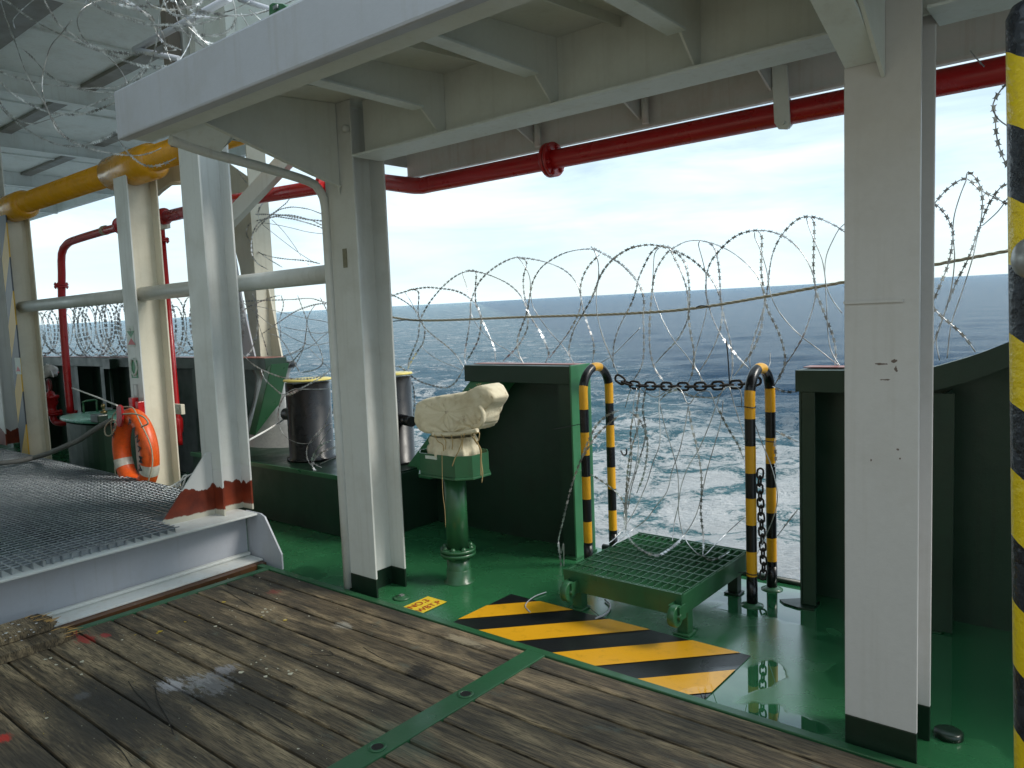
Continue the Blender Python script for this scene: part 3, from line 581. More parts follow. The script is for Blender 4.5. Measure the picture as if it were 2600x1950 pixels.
# right pillar bracket
mb=MB(); mb.prism([(-.67,2.83,2.40),(-.67,2.83,2.915),(-.67,1.98,2.842),(-.67,1.98,2.69),(-.67,2.5,2.60)],(.012,0,0)); mb.build('bracket_web',CEIL,pr)
a0=Vector((-.725,2.828,2.45)); m_=MB(); m_.hexa([(-.785,2.83,2.455),(-.672,2.83,2.455),(-.672,2.44,2.585),(-.785,2.44,2.585)],[(-.785,2.83,2.470),(-.672,2.83,2.470),(-.672,2.44,2.600),(-.785,2.44,2.600)])
m_.hexa([(-.785,2.44,2.585),(-.672,2.44,2.585),(-.672,1.97,2.675),(-.785,1.97,2.675)],[(-.785,2.44,2.600),(-.672,2.44,2.600),(-.672,1.97,2.69),(-.785,1.97,2.69)]); m_.build('bracket_face_plate',CEIL2,pr,bevel=.002)
# ================================================================== upper deck overhead at left
t_=thing('upper_deck','pale upper deckhead with crossing beams high above at the left behind razor wire','upper deck',(-12,4,4.6))
mb=MB(); mb.box(-26,-4.6,-3.3,7.3,4.70,4.76); mb.build('deckhead_plate',CEIL2,t_)
GSH=paint('girder_shade_brown',(.20,.19,.165),dirt=(.10,.09,.08),dirt_amt=.5)  # dark brown paints in the shaded recesses along the girders
for y,w_ in ((2.80,.52),(4.24,.17),(5.55,.17),(1.2,.3)):
    mb=MB(); mb.box(-26,-4.7,y-w_/2,y+w_/2,4.655,4.699); mb.build('long_girder',GSH,t_)
for x in (-7.0,-10.05,-12.95,-16.1,-19.2,-22.2):
    mb=MB(); mb.box(x-.05,x+.05,-3.2,7.2,4.44,4.452); mb.box(x-.008,x+.008,-3.2,7.2,4.4525,4.698); mb.build('cross_beam',CEIL2,t_,bevel=.003)
for x in (-8.5,-11.3,-14.5,-17.6):
    mb=MB(); mb.box(x-.02,x+.02,-3.2,7.2,4.675,4.698); mb.build('stiffener',CEIL2,t_)
mb=MB(); mb.box(-4.72,-4.60,1.5,7.3,4.50,4.699); mb.box(-26,-4.73,7.2,7.3,4.5,4.699); mb.build('edge_coaming',CEIL2,t_)
# upper level posts, rail pipes and green lamp behind front beam
t_=thing('upper_bulkhead','pale bulkhead with vertical stiffeners above the front beam behind the razor wire','bulkhead',(-4.4,3.2,3.1))
mb=MB(); a=PY(z1(1050,0),3.1); b=PY(z1(1800,0),3.1); mb.box(a.x-.1,b.x+.6,3.20,3.23,3.06,4.6); mb.build('wall_plate',CEIL2,t_)
for u_ in (1060,1130,1320):
    p=PY(z1(u_,100),3.1); mb=MB(); mb.box(p.x-.04,p.x+.04,3.12,3.198,3.06,4.6); mb.build('wall_stiffener',WHITE,t_)
p=PY(z1(1020,100),3.05); mb=MB(); mb.box(p.x-.04,p.x+.04,3.0,3.10,3.06,4.6); mb.build('dark_post',paint('brown_grey_post',(.16,.14,.12)),t_)
t_=thing('upper_handrail','grey tubular handrail rising diagonally behind the razor wire above the front beam','handrail',(-4.6,2.4,3.2))
mb=MB(); mb.tube([PY(z1(810,300),2.4),PY(z1(1380,-12),2.4)],.020,10); mb.build('top_pipe',GREYB,t_)
mb=MB(); mb.tube([PY(z1(830,300),2.4),PY(z1(1080,355),2.4)],.017,10); mb.build('cross_pipe',GREYB,t_)
mb=MB(); mb.tube([PY(z1(1440,-5),2.6),PY(z1(1640,60),2.6)],.015,10); mb.build('cross_pipe',GREYB,t_)
t_=thing('green_bracket_box','small green angular bracket box standing on top edge of the front beam','bracket',(-3.2,1.9,2.87))
mb=MB(); P_=[PY(z1(q,r),1.83) for q,r in ((1618,120),(1618,30),(1640,15),(1700,20),(1722,35),(1722,66))]; mb.prism(P_,(0,.05,0)); mb.build('bracket_body',GREEN,t_,bevel=.003)
mb=MB(); p=PY(z1(1660,45),1.826); mb.box(p.x-.014,p.x+.014,1.822,1.829,p.z-.006,p.z+.008); mb.build('silver_latch',GALV,t_)
# ================================================================== fire main
t_=thing('red_fire_main','long glossy red fire pipe running overhead along the open stern','pipe',(-2.5,3.7,2.5))
ym=3.60; KX=3.60/3.73; kz=lambda z:1.65+(z-1.65)*KX
path=[Vector((4.3,ym,kz(2.560))),Vector((-1,ym,kz(2.566))),Vector((-3.70*KX,ym,kz(2.572)))]
bend=smooth([Vector((-3.70*KX,ym,kz(2.572))),Vector((-3.85*KX,ym,kz(2.580))),Vector((-4.3*KX,ym+.02,kz(2.68))),Vector((-4.45*KX,ym+.02,kz(2.700)))],.04)
mb=MB(); mb.tube(path[:2]+bend,.054,20); mb.tube([Vector((-4.45*KX,ym+.02,kz(2.700))),Vector((-4.87*KX,ym,kz(2.715))),Vector((-6.1*KX,ym,kz(2.765))),Vector((-7.42*KX,ym,kz(2.765)))],.054,20); mb.build('pipe_run',RED,t_)
def flange(par,c,axis,r,mt,th=.02,nb=6,gap=.006,name='flange'):
    ax=Vector(axis).normalized(); c=Vector(c); m_=MB(); m_.cyl(c-ax*(th+gap/2),c-ax*gap/2,r,26); m_.cyl(c+ax*gap/2,c+ax*(th+gap/2),r,26); m_.cyl(c-ax*gap,c+ax*gap,r*.85,20)
    u=ax.orthogonal().normalized(); v=ax.cross(u)
    for k in range(nb):
        a=6.283*(k+.5)/nb; p=c+(u*math.cos(a)+v*math.sin(a))*r*.78; m_.cyl(p-ax*(th*1.9),p+ax*(th*1.9),r*.11,6)
        m_.cyl(p-ax*(th*1.6),p-ax*(th+.001),r*.16,6); m_.cyl(p+ax*(th+.001),p+ax*(th*1.6),r*.16,6)
    return m_.build(name,mt,par)
flange(t_,(-2.685*KX,ym,kz(2.570)),(1,0,0),.097,RED); flange(t_,(-4.80*KX,ym,kz(2.713)),(1,0,0.04),.100,RED); flange(t_,(-8.3*KX,ym,kz(2.78)),(1,0,0),.09,RED)
mb=MB(); mb.tube(smooth([Vector((a*KX,ym,kz(b))) for a,b in ((-7.42,2.765),(-8.3,2.775),(-9.4,2.75),(-9.75,2.72),(-9.93,2.62),(-9.98,2.4),(-10.06,2.0),(-10.10,1.2),(-10.10,.70))],.08),.042,18); mb.build('branch_pipe',RED,t_)
flange(t_,(-10.03*KX,ym,kz(2.25)),(.03,0,1),.075,RED)
mb=MB(); mb.cyl((-8.75*KX,ym,kz(2.775)),(-8.68*KX,ym,kz(2.775)),.05,18); mb.build('pipe_clamp',ROPE,t_)
# vertical drop pipe right of second pillar
yv=3.73; tp=PY(z2(975,0),yv); bt=PY(z2(1062,900),yv)
mb=MB(); mb.lathe((0,0,0),[(.02,-.03),(.06,-.02),(.078,.02),(.078,.06),(.055,.10)],18); q=PY(z1(975,1305),ym); mb.v=[(q.x+v[2],q.y+v[1],q.z+v[0]) for v in mb.v]; mb.build('end_cap',RED,t_)
top=PY(z1(968,1330),yv); mb=MB(); mb.tube([Vector((bt.x,yv,top.z)),Vector((bt.x,yv,.55)),Vector((bt.x,yv,.50))],.030,16); 
mb.v=[(x+(z-bt.z)*((top.x-bt.x)/(top.z-bt.z)),y,z) for x,y,z in mb.v]; mb.build('drop_pipe',RED,t_)
f_=PY(z1(975,1445),yv); flange(t_,(f_.x+.01,yv,f_.z),(0,0,1),.062,RED,th=.016,nb=4)
a=PY(z1(965,1358),yv-.06); mb=MB(); mb.box(a.x-.12,a.x+.16,a.y-.02,a.y+.02,a.z-.04,a.z+.04); mb.build('pipe_bracket',CREAM,t_,bevel=.004)
a=PY(z2(1065,920),yv-.06); mb=MB(); mb.box(a.x-.12,a.x+.12,a.y-.02,a.y+.02,a.z-.05,a.z+.05); mb.cyl((a.x+.07,a.y-.03,a.z+.005),(a.x+.07,a.y-.02,a.z+.005),.018,8); mb.build('pipe_bracket',CREAM,t_,bevel=.004)
a=PY(z2(1062,1000),yv); mb=MB(); mb.lathe((a.x,a.y,a.z-.1),[(.02,-.05),(.055,0),(.062,.06),(.062,.13),(.04,.17)],18); mb.build('bottom_cap',RED,t_)
t_=thing('pipe_hanger','white flat strap hanger holding the red fire pipe below the fascia','hanger',(-1.28,3.66,2.5))
H_=lambda a,b:PY(zr(a,b),3.53)
mb=MB(); mb.prism([H_(793,365),H_(808,690),H_(832,725),H_(882,726),H_(898,700),H_(880,365)],(0,.012,0)); mb.build('strap',WHITE2,t_,bevel=.003)
q=H_(862,690); mb=MB(); mb.cyl(q+Vector((0,-.014,0)),q,.010,6); mb.build('bolt_head',WHITE2,t_)
zc_=kz(2.566); mb=MB(); mb.tube([Vector((q.x,3.54,zc_-.062)),Vector((q.x,3.60,zc_-.066)),Vector((q.x,3.662,zc_-.03)),Vector((q.x,3.662,zc_+.03)),Vector((q.x,3.60,zc_+.066)),Vector((q.x,3.54,zc_+.062))],.006,6); mb.build('u_bolt',WHITE2,t_)
# hydrant valve
yh=3.55; s_h=yh/3.4
t_=thing('fire_hydrant_valve','red hydrant valve with pressure gauge, handwheel and white rag behind the green tank','hydrant',tuple(PY(zl(630,960),yh)))
c=PY(zl(630,960),yh); top_=PY(zl(600,670),yh)
k_=(top_.z-c.z)/.245
mb=MB(); mb.lathe(tuple(c),[(.11,0),(.11,.022),(.05,.03),(.05,.10),(.075,.14),(.075,.19),(.09,.20),(.09,.235),(.05,.24),(.045,.27),(.02,.29),(.018,.42)],20); mb.build('valve_body',RED,t_)
flange(t_,c+Vector((0,0,.02)),(0,0,1),.115,RED,th=.018)
hw=c+Vector((-.02,-.02,.36)); mb=MB(); mb.tube([hw+Vector((.07*math.cos(q),.02,.07*math.sin(q))) for q in [6.283*k/20 for k in range(20)]],.012,8,closed=True)
for q in (0,1.57,3.14,4.71): mb.cyl(hw+Vector((0,.02,0)),hw+Vector((.07*math.cos(q+.4),.02,.07*math.sin(q+.4))),.007,6)
mb.build('small_handwheel',plain('rusty_red',(.14,.02,.012),.5),t_)
mb=MB(); mb.lathe(tuple(c+Vector((-.02,0,.50))),[(.12,0),(.12,.016)],22); mb.build('top_handwheel',RED,t_)
g_=PY(zl(435,785),yh-.1); mb=MB(); mb.cyl(g_+Vector((0,.04,0)),g_,.055,20); gg=mb.build('gauge_case',BLACK,t_); mb=MB(); mb.cyl(g_+Vector((0,-.001,0)),g_+Vector((0,-.006,0)),.046,20); mb.build('gauge_dial',plain('dial',(.45,.6,.55),.2),gg)
mb=MB(); mb.tube([g_+Vector((.05,.05,0)),PY(zl(560,760),yh)],.035,12); mb.build('outlet_branch',RED,t_)
mb=MB(); mb.tube(smooth([c+Vector((0,0,-.02)),c+Vector((.05,.05,-.07)),c+Vector((.22,.1,-.10)),Vector((-10.10,ym,.62)),Vector((-10.10,ym,.72))] if False else [c+Vector((0,0,0)),c+Vector((.02,.02,-.09)),c+Vector((.16,.06,-.10)),c+Vector((.24,.12,-.05)),c+Vector((.25,.16,.05))],.03),.040,14); mb.build('inlet_elbow',RED,t_)
# white rag bundle
t_=thing('white_rag','crumpled white rag tied on top of the hydrant handwheel','rag',tuple(PY(zl(600,440),yh)))
c2=PY(zl(600,435),yh); mb=MB(); vs=[];fs=[];n,m_n=18,10
for i in range(m_n+1):
    th=math.pi*i/m_n
    for j in range(n):
        ph=6.283*j/n; d=Vector((math.sin(th)*math.cos(ph),math.sin(th)*math.sin(ph),math.cos(th))); r=.085*(1+.55*noise.noise(d*2.6+Vector((3,1,2)))+.25*noise.noise(d*7))
        vs.append(c2+Vector((d.x*r*1.1,d.y*r,d.z*r*.8)))
for i in range(m_n):
    for j in range(n): fs.append((i*n+j,i*n+(j+1)%n,(i+1)*n+(j+1)%n,(i+1)*n+j))
mb.add(vs,fs,0,True); mb.tube(smooth([c2+Vector((.05,-.03,-.02)),c2+Vector((.12,-.03,0)),c2+Vector((.18,-.03,-.07))],.03),.008,6); mb.build('cloth',WROPE,t_)
# ================================================================== bulwarks
def cap_mat(): return [GREEND,REDTOP]
BY=4.12
t_=thing('bulwark_panel','green steel bulwark with sloping left end, between bollards and gate gap','bulwark',(-3.3,4.25,0))
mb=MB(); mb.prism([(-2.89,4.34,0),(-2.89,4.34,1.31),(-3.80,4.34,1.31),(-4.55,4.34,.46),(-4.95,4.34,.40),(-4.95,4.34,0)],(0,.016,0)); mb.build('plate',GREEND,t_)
mb=MB(); mb.box(-3.83,-2.885,4.12,4.345,1.192,1.312); mb.box(-3.825,-2.89,4.22,4.34,1.3135,1.318,1); mb.build('top_rail',[GREEND,REDTOP],t_,bevel=.006)
mb=MB(); mb.prism([(-3.80,4.14,1.19),(-3.50,4.14,1.19),(-4.27,4.14,.40),(-4.62,4.14,.40)],(0,.195,0)); mb.build('sloping_rail',GREENLIT,t_,bevel=.006)
mb=MB(); mb.prism([(-2.884,4.12,0),(-2.870,4.12,0),(-2.870,4.12,1.318),(-2.884,4.12,1.318)],(0,.235,0)); mb.build('end_plate',GREENLIT,t_,bevel=.004)
mb=MB(); mb.box(-2.99,-2.886,4.14,4.152,.012,1.19); mb.build('end_stiffener',GREEND,t_)
mb=MB(); mb.box(-2.96,-2.862,4.10,4.36,.0015,.012); mb.build('foot_plate',GREEN,t_)
# platform for bollards
t_=thing('mooring_platform','low green boxed steel platform with black top carrying the twin bollards','mooring platform',(-5.7,4.0,0))
mb=MB(); mb.box(-6.95,-4.40,3.60,4.70,.001,.47); mb.build('box_side',GREEND,t_,bevel=.006)
mb=MB(); mb.box(-6.94,-4.41,3.61,4.69,.4705,.484); mb.build('top_plate',BLACKG,t_,bevel=.003)
mb=MB(); mb.box(-6.95,-4.25,3.585,3.60,.455,.49); mb.build('edge_lip',GREEN,t_)
# left bulwark
t_=thing('bulwark_panel','long green bulwark at far left behind the tank, with sloping right end','bulwark',(-10,4.3,0))
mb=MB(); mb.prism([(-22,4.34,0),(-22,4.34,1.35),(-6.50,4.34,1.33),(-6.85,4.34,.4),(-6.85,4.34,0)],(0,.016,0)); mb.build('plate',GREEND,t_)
mb=MB(); mb.box(-22,-6.42,4.12,4.36,1.24,1.352); mb.box(-22,-6.45,4.13,4.35,1.3535,1.358,1); mb.build('top_rail',[GREEND,REDTOP],t_,bevel=.006)
mb=MB(); mb.prism([(-6.46,4.13,1.236),(-6.33,4.13,1.30),(-6.80,4.13,.40),(-6.92,4.13,.40)],(0,.2,0)); mb.build('sloping_rail',GREEN,t_,bevel=.005)
for x in (-7.8,-9.1,-10.1,-10.9,-12.2,-13.6,-15.2):
    mb=MB(); mb.box(x-.006,x+.006,4.15,4.338,.01,1.235); mb.box(x-.05,x+.05,4.14,4.15,.01,1.235); mb.build('stay',GREEND,t_)
mb=MB(); mb.tube([(-9.75,4.1,.1),(-9.75,4.1,1.25)],.025,8); mb.box(-9.85,-9.65,4.05,4.14,1.22,1.34); mb.box(-9.83,-9.67,4.05,4.14,.62,.74); mb.build('hinge_post',BLACKG,t_)
# right bulwark rising to the right
t_=thing('bulwark_panel','dark green bulwark right of the gate gap, its rail curving upward to the right','bulwark',(-.6,4.25,0))
pts=[(-1.40,1.305),(-.80,1.31),(-.60,1.375),(-.42,1.455),(-.15,1.60),(.3,1.78),(.9,1.93),(4.3,2.05)]
ps=[(p.x,p.z) for p in smooth([Vector((a,0,b)) for a,b in pts[1:]],.08)]; ps=[pts[0]]+ps
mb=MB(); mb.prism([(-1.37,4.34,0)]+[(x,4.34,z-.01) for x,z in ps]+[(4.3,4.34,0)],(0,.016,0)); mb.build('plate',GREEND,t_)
mb=MB()
for (xa,za_),(xb,zb_) in zip(ps,ps[1:]): mb.hexa([(xa,4.12,za_-.115),(xb,4.12,zb_-.115),(xb,4.345,zb_-.115),(xa,4.345,za_-.115)],[(xa,4.12,za_),(xb,4.12,zb_),(xb,4.345,zb_),(xa,4.345,za_)])
mb.box(-1.39,-.82,4.22,4.34,1.3125,1.317,1); mb.build('top_rail',[GREEND,REDTOP],t_)
mb=MB(); mb.box(-1.385,-1.373,4.13,4.35,0,1.19); mb.box(-1.372,-1.30,4.13,4.142,.01,1.19); mb.build('end_stiffener',GREEND,t_,bevel=.003)
mb=MB(); mb.box(-.74,-.65,4.14,4.15,.01,1.2); mb.box(-.70,-.69,4.15,4.338,.01,1.2); mb.build('stay',GREEND,t_)
mb=MB(); q_=[(-1.50+.0,4.13),(-1.46,4.09),(-1.38,4.07),(-1.30,4.09),(-1.30,4.2),(-1.40,4.22)]; mb.prism([(x,y,.0015) for x,y in q_],(0,0,.008)); mb.build('foot_plate',BLACKG,t_)
# gate sill
t_=thing('deck_edge_coaming','low rounded dark rim along the deck edge in the gate gap','coaming',(-2.1,4.4,0))
mb=MB(); mb.tube([(-2.86,4.435,.008),(-1.40,4.435,.008)],.022,12); mb.build('rim_bar',BLACKG,t_)
# ================================================================== bollards and fairlead
def bollard(c,r,zt,lab):
    t=thing('mooring_bollard',lab,'bollard',(c[0],c[1],.484),'twin mooring bollards')
    m_=MB(); m_.lathe((c[0],c[1],.485),[(r*1.12,0),(r*1.12,.02),(r,.03),(r,zt-.485-.03)],40); m_.build('barrel',BLACK,t)
    m_=MB(); m_.lathe((c[0],c[1],zt-.0295),[(r,.012),(r*1.07,.014),(r*1.08,.022),(r*1.06,.029),(r*.2,.030)],40); m_.build('cap_plate',YELL,t)
    return t
b1c=(-5.57,3.98); b2c=(-4.73,4.22)
b1=bollard(b1c,.192,1.19,'wide black bollard with yellow-rimmed top, left of the centre pillar, draped in razor wire')
mb=MB(); mb.cyl((b1c[0]-.36,b1c[1],.86),(b1c[0]-.2,b1c[1],.86),.055,16); mb.build('horn',BLACK,b1)
b2=bollard(b2c,.15,1.235,'black bollard with yellow-rimmed top, half hidden behind the right edge of the centre pillar')
mb=MB(); mb.cyl((b2c[0]+.12,b2c[1]-.06,.862),(b2c[0]+.34,b2c[1]-.13,.862),.042,18); mb.build('horn',BLACK,b2)
t_=thing('fairlead','curved grey-white steel fairlead casting between the sloping rail and the black bollard','fairlead',(-6.5,4.4,.48))
mb=MB(); prof=[]
base_=Vector((-6.78,4.42,.47)); vs=[];fs=[];n=26;mm=16
for i in range(mm+1):
    z_=i/mm
    rad=.17+.30*(1-z_)**2.6+.05*max(0,z_-.85)/.15
    for j in range(n):
        a=6.283*j/n; vs.append((base_.x+rad*math.cos(a)*1.25,base_.y+rad*math.sin(a)*.8,base_.z+z_*.80))
for i in range(mm):
    for j in range(n): fs.append((i*n+j,i*n+(j+1)%n,(i+1)*n+(j+1)%n,(i+1)*n+j))
fs.append(tuple(range(mm*n,mm*n+n))); mb.add(vs,fs,0,True); mb.build('horn_casting',CHROME,t_)
mb=MB(); mb.tube([Vector((base_.x+.28*math.cos(a),base_.y+.18*math.sin(a),1.27)) for a in [6.283*k/26 for k in range(26)]],.035,10,closed=True); mb.build('rim',BLACK,t_)
# ================================================================== pedestal
px,py=-3.265,3.38
t_=thing('covered_pedestal','green flanged pedestal with chamfered tray holding a beige canvas-wrapped device','pedestal',(px,py,0))
mb=MB(); mb.lathe((px,py,0),[(.098,0),(.098,.004),(.080,.010),(.080,.075),(.076,.08),(.074,.085),(.074,.165)],30); mb.build('base_pipe',GREEN,t_)
flange(t_,(px,py,.195),(0,0,1),.112,GREEN,th=.020,nb=8)
mb=MB(); mb.cyl((px,py,.22),(px,py,.70),.069,30); mb.build('post',GREEN,t_)
# tray: chamfered rectangle walls
def ctray(hx,hy,ch): return [(-hx+ch,-hy),(hx-ch,-hy),(hx,-hy+ch),(hx,hy-ch),(hx-ch,hy),(-hx+ch,hy),(-hx,hy-ch),(-hx,-hy+ch)]
cxT,cyT=px+.0,py
out_=ctray(.225,.150,.075); inn=ctray(.219,.144,.072); mb=MB(); n=8
vs=[(cxT+x,cyT+y,.705) for x,y in out_]+[(cxT+x,cyT+y,.835) for x,y in out_]+[(cxT+x,cyT+y,.835) for x,y in inn]+[(cxT+x,cyT+y,.712) for x,y in inn]
fs=[]
for i in range(n):
    j=(i+1)%n; fs+=[(i,j,n+j,n+i),(n+i,n+j,2*n+j,2*n+i),(2*n+i,2*n+j,3*n+j,3*n+i)]
fs+=[tuple(range(n))[::-1],tuple(range(3*n,4*n))]; mb.add(vs,fs); mb.build('tray',GREEN,t_)
lip=ctray(.234,.159,.078); mb=MB(); mb.prism([(cxT+x,cyT+y,.690) for x,y in lip],(0,0,.014)); mb.build('tray_lip',GREEN,t_,bevel=.003)
mb=MB(); a=PY(zp(545,702),py-.15); mb.box(a.x,a.x+.10,cyT-.1535,cyT-.1505,.805,.825); mb.build('name_plate',LABW,t_)
# canvas-wrapped head: lofted outline with folds
prof=[(z,) for z in ()]
S=[zp(490,520),zp(492,470),zp(500,415),zp(512,400),zp(570,378),zp(650,362),zp(735,352),zp(790,345),zp(840,312),zp(872,302),zp(905,318),zp(945,382),zp(930,410),zp(895,455),zp(885,500),zp(870,540),zp(830,580),zp(770,592),zp(720,596),zp(640,598),zp(560,592),zp(520,575),zp(500,545)]
S3=[PY(q,py-.10) for q in S]
dense=[]
for i in range(len(S3)):
    a,b=S3[i],S3[(i+1)%len(S3)]; k=max(2,int((b-a).length/.008)); dense+=[a.lerp(b,j/k) for j in range(k)]
for _ in range(1): dense=[(dense[i-1]+dense[i]*2+dense[(i+1)%len(dense)])/4 for i in range(len(dense))]
S3=dense; cc=sum(S3,Vector())/len(S3); nph=54; tie=PY(zp(730,592),py-.10); tie2=PY(zp(850,575),py-.10)
vs=[];fs=[]; nS=len(S3)
def creases(q):
    r_=0
    for tp,k,ph in ((tie,6.5,.4),(tie2,5.0,1.3)):
        dx,dz=q.x-tp.x,q.z-tp.z; rr_=math.hypot(dx,dz); an=math.atan2(dz,dx)+.25*noise.noise(q*8)+.5*(q.y-py)
        fall=max(0,1-rr_/.30)*min(1,rr_/.03); s_=abs(math.sin(an*k+ph)); r_-=(1-s_)**1.6*.018*fall
    w1=noise.noise(Vector((q.x*5+q.z*6,q.y*4,q.z*3))); r_-=max(0,.10-abs(w1))*.045
    w2=noise.noise(Vector((q.x*9-q.z*8+3,q.y*6,q.z*2))); r_-=max(0,.06-abs(w2))*.03
    return r_+.006*noise.noise(q*30)
for k in range(nph+1):
    th_=math.pi*k/nph; c_t=math.cos(th_); f=-math.copysign(abs(c_t)**.20,c_t) if abs(c_t)>1e-9 else 0.; w_=math.sin(th_)**.34 if 0<k<nph else 0.
    for i,p in enumerate(S3):
        q=cc+(p-cc)*w_; taper=1-.35*max(0,(q.x-cc.x))/.25; q.y=py+f*.150*taper
        dn=creases(q)
        if abs(f)>.86: q.y-=math.copysign(dn,-f)*-1 if False else 0; q.y+=dn*math.copysign(1,f)
        else:
            d=Vector((q.x-cc.x,0,q.z-cc.z)); q=q+(d.normalized()*dn*.8 if d.length>1e-4 else Vector())
        vs.append(q)
# front and back faces need inner rings
base_n=(nph+1)
fs=[]
for k in range(nph):
    for i in range(nS): fs.append((k*nS+i,k*nS+(i+1)%nS,(k+1)*nS+(i+1)%nS,(k+1)*nS+i))
mb=MB(); mb.add(vs,fs,0,True)
for sg,k0_ in ((-1,0),(1,nph)):
    pass
cv=mb.build('canvas_cover',CANV,t_)
# folds draped diagonally and side loop
for pl,r_ in (([zp(590,598),zp(640,600),zp(720,598),zp(800,588),zp(860,575)],.013),):
    mb=MB(); mb.tube(smooth([PY(q,py-.148) for q in pl],.015),r_,8); mb.build('cloth_fold',CANV,cv)
mb=MB(); mb.tube(smooth([PY(zp(a,b),py-.1) for a,b in((870,430),(892,470),(890,520),(865,548),(838,555))],.012),.014,8); mb.build('cloth_fold',CANV,cv)
mb=MB(); vs=[];fs=[];n=64
for i in range(9):
    z_=.745+.19*i/8; 
    for j in range(n):
        a=6.283*j/n; r=(.112+.022*math.sin((1-i/8)*3.14+.2)-(.012 if i==6 else 0)); r*=1+.07*math.sin(a*11+i*.3)+.05*math.sin(a*23+2)+.05*noise.noise(Vector((math.cos(a)*3,math.sin(a)*3,i*.4)))
        vs.append((px+.01+r*1.28*math.cos(a),py-.01+r*math.sin(a),z_))
for i in range(8):
    for j in range(n): fs.append((i*n+j,i*n+(j+1)%n,(i+1)*n+(j+1)%n,(i+1)*n+j))
mb.add(vs,fs,0,True); mb.build('gathered_skirt',CANV,cv)
for pl in ([(760,596),(765,640),(745,700),(725,740),(707,790)],[(830,590),(850,640),(880,690),(882,760),(890,830),(885,890)],[(700,600),(710,650),(706,690)],[(640,600),(668,640),(665,690)],[(820,600),(845,640),(858,660)],[(858,640),(875,700),(878,770),(880,850)],[(600,600),(620,640),(650,660),(655,700)],[(780,595),(770,640),(765,690)],[(840,600),(870,590),(865,640)]):
    mb=MB(); mb.tube(smooth([PY(zp(a,b),py-.165) for a,b in pl],.01),.0032,5); mb.build('frayed_string',JUTE,cv)
mb=MB(); mb.tube(smooth([PY(zp(a,b),py-.2) for a,b in ((645,700),(646,800),(650,950),(662,1050),(667,1160))],.03),.0015,4); mb.build('frayed_string',JUTE,cv)
for pl in ([(868,305),(866,292)],[(872,303),(880,290)],[(860,305),(850,296)],[(938,378),(948,370)],[(905,445),(918,440)],[(820,330),(808,322)]):
    mb=MB(); mb.tube([PY(zp(a,b),py-.08) for a,b in pl],.0012,4); mb.build('frayed_string',JUTE,cv)
# ================================================================== step platform
sx0,sx1,sy0,sy1,sz=-2.41,-1.695,3.326,4.16,.25
t_=thing('grating_step','green steel step with serrated grating top on small wheels in front of the gate','step',((sx0+sx1)/2,(sy0+sy1)/2,0))
mb=MB()
mb.box(sx0,sx1,sy0,sy0+.012,sz-.115,sz-.008); mb.box(sx0,sx1,sy1-.012,sy1,sz-.115,sz-.008); mb.box(sx0,sx0+.012,sy0+.0125,sy1-.0125,sz-.115,sz-.008); mb.box(sx1-.012,sx1,sy0+.0125,sy1-.0125,sz-.115,sz-.008); mb.build('frame',GREEN,t_,bevel=.003)
mb=MB(); nb=18
for i in range(nb):
    x=sx0+.006+(sx1-sx0-.012)*i/(nb-1); m=26; y0_,y1_=sy0+.002,sy1-.002
    # serrated top edge
    prof=[(y0_,sz-.034)]
    ns=44
    for k in range(ns): 
        ya=y0_+(y1_-y0_)*k/ns; prof+= [(ya,sz),(ya+(y1_-y0_)/ns*.5,sz),(ya+(y1_-y0_)/ns*.55,sz-.005),(ya+(y1_-y0_)/ns*.95,sz-.005)]
    prof+=[(y1_,sz-.034)]
    mb.prism([(x-.0025,y,z) for y,z in prof],(.005,0,0))
for k in range(9):
    y=sy0+.02+(sy1-sy0-.04)*k/8; mb.box(sx0,sx1,y-.003,y+.003,sz-.010,sz-.002)
mb.box(sx0-.002,sx1+.002,sy0-.003,sy0+.002,sz-.034,sz+.001); mb.box(sx0-.002,sx1+.002,sy1-.002,sy1+.003,sz-.034,sz+.001)
mb.build('grating',GREEN,t_)
for x,y,wh in ((sx0+.035,sy0+.10,1),(sx1-.045,sy0+.12,1),(sx0+.04,sy1-.05,0),(sx1-.06,sy1-.05,0)):
    mb=MB(); mb.box(x-.03,x+.03,y-.03,y+.03,.012,sz-.116); mb.box(x-.045,x+.045,y-.05,y+.04,.001,.012); lg=mb.build('leg',GREEN if wh else BLACKG,t_,bevel=.003)
    if wh:
        q=PY(zg(805,1578) if x>-2 else zg(205,1440),3.268); wx,y=q.x,q.y+.05; wz=q.z; mb=MB(); mb.cyl((wx-.020,y-.05,wz),(wx+.020,y-.05,wz),.055,24); wl=mb.build('wheel',GREEN,t_,bevel=.006)
        mb=MB(); mb.cyl((wx-.034,y-.05,wz),(wx+.034,y-.05,wz),.014,10); mb.box(wx-.032,wx-.024,y-.06,y+.01,wz-.02,wz+.05); mb.box(wx+.024,wx+.032,y-.06,y+.01,wz-.02,wz+.05); mb.build('fork',GREEN,wl)
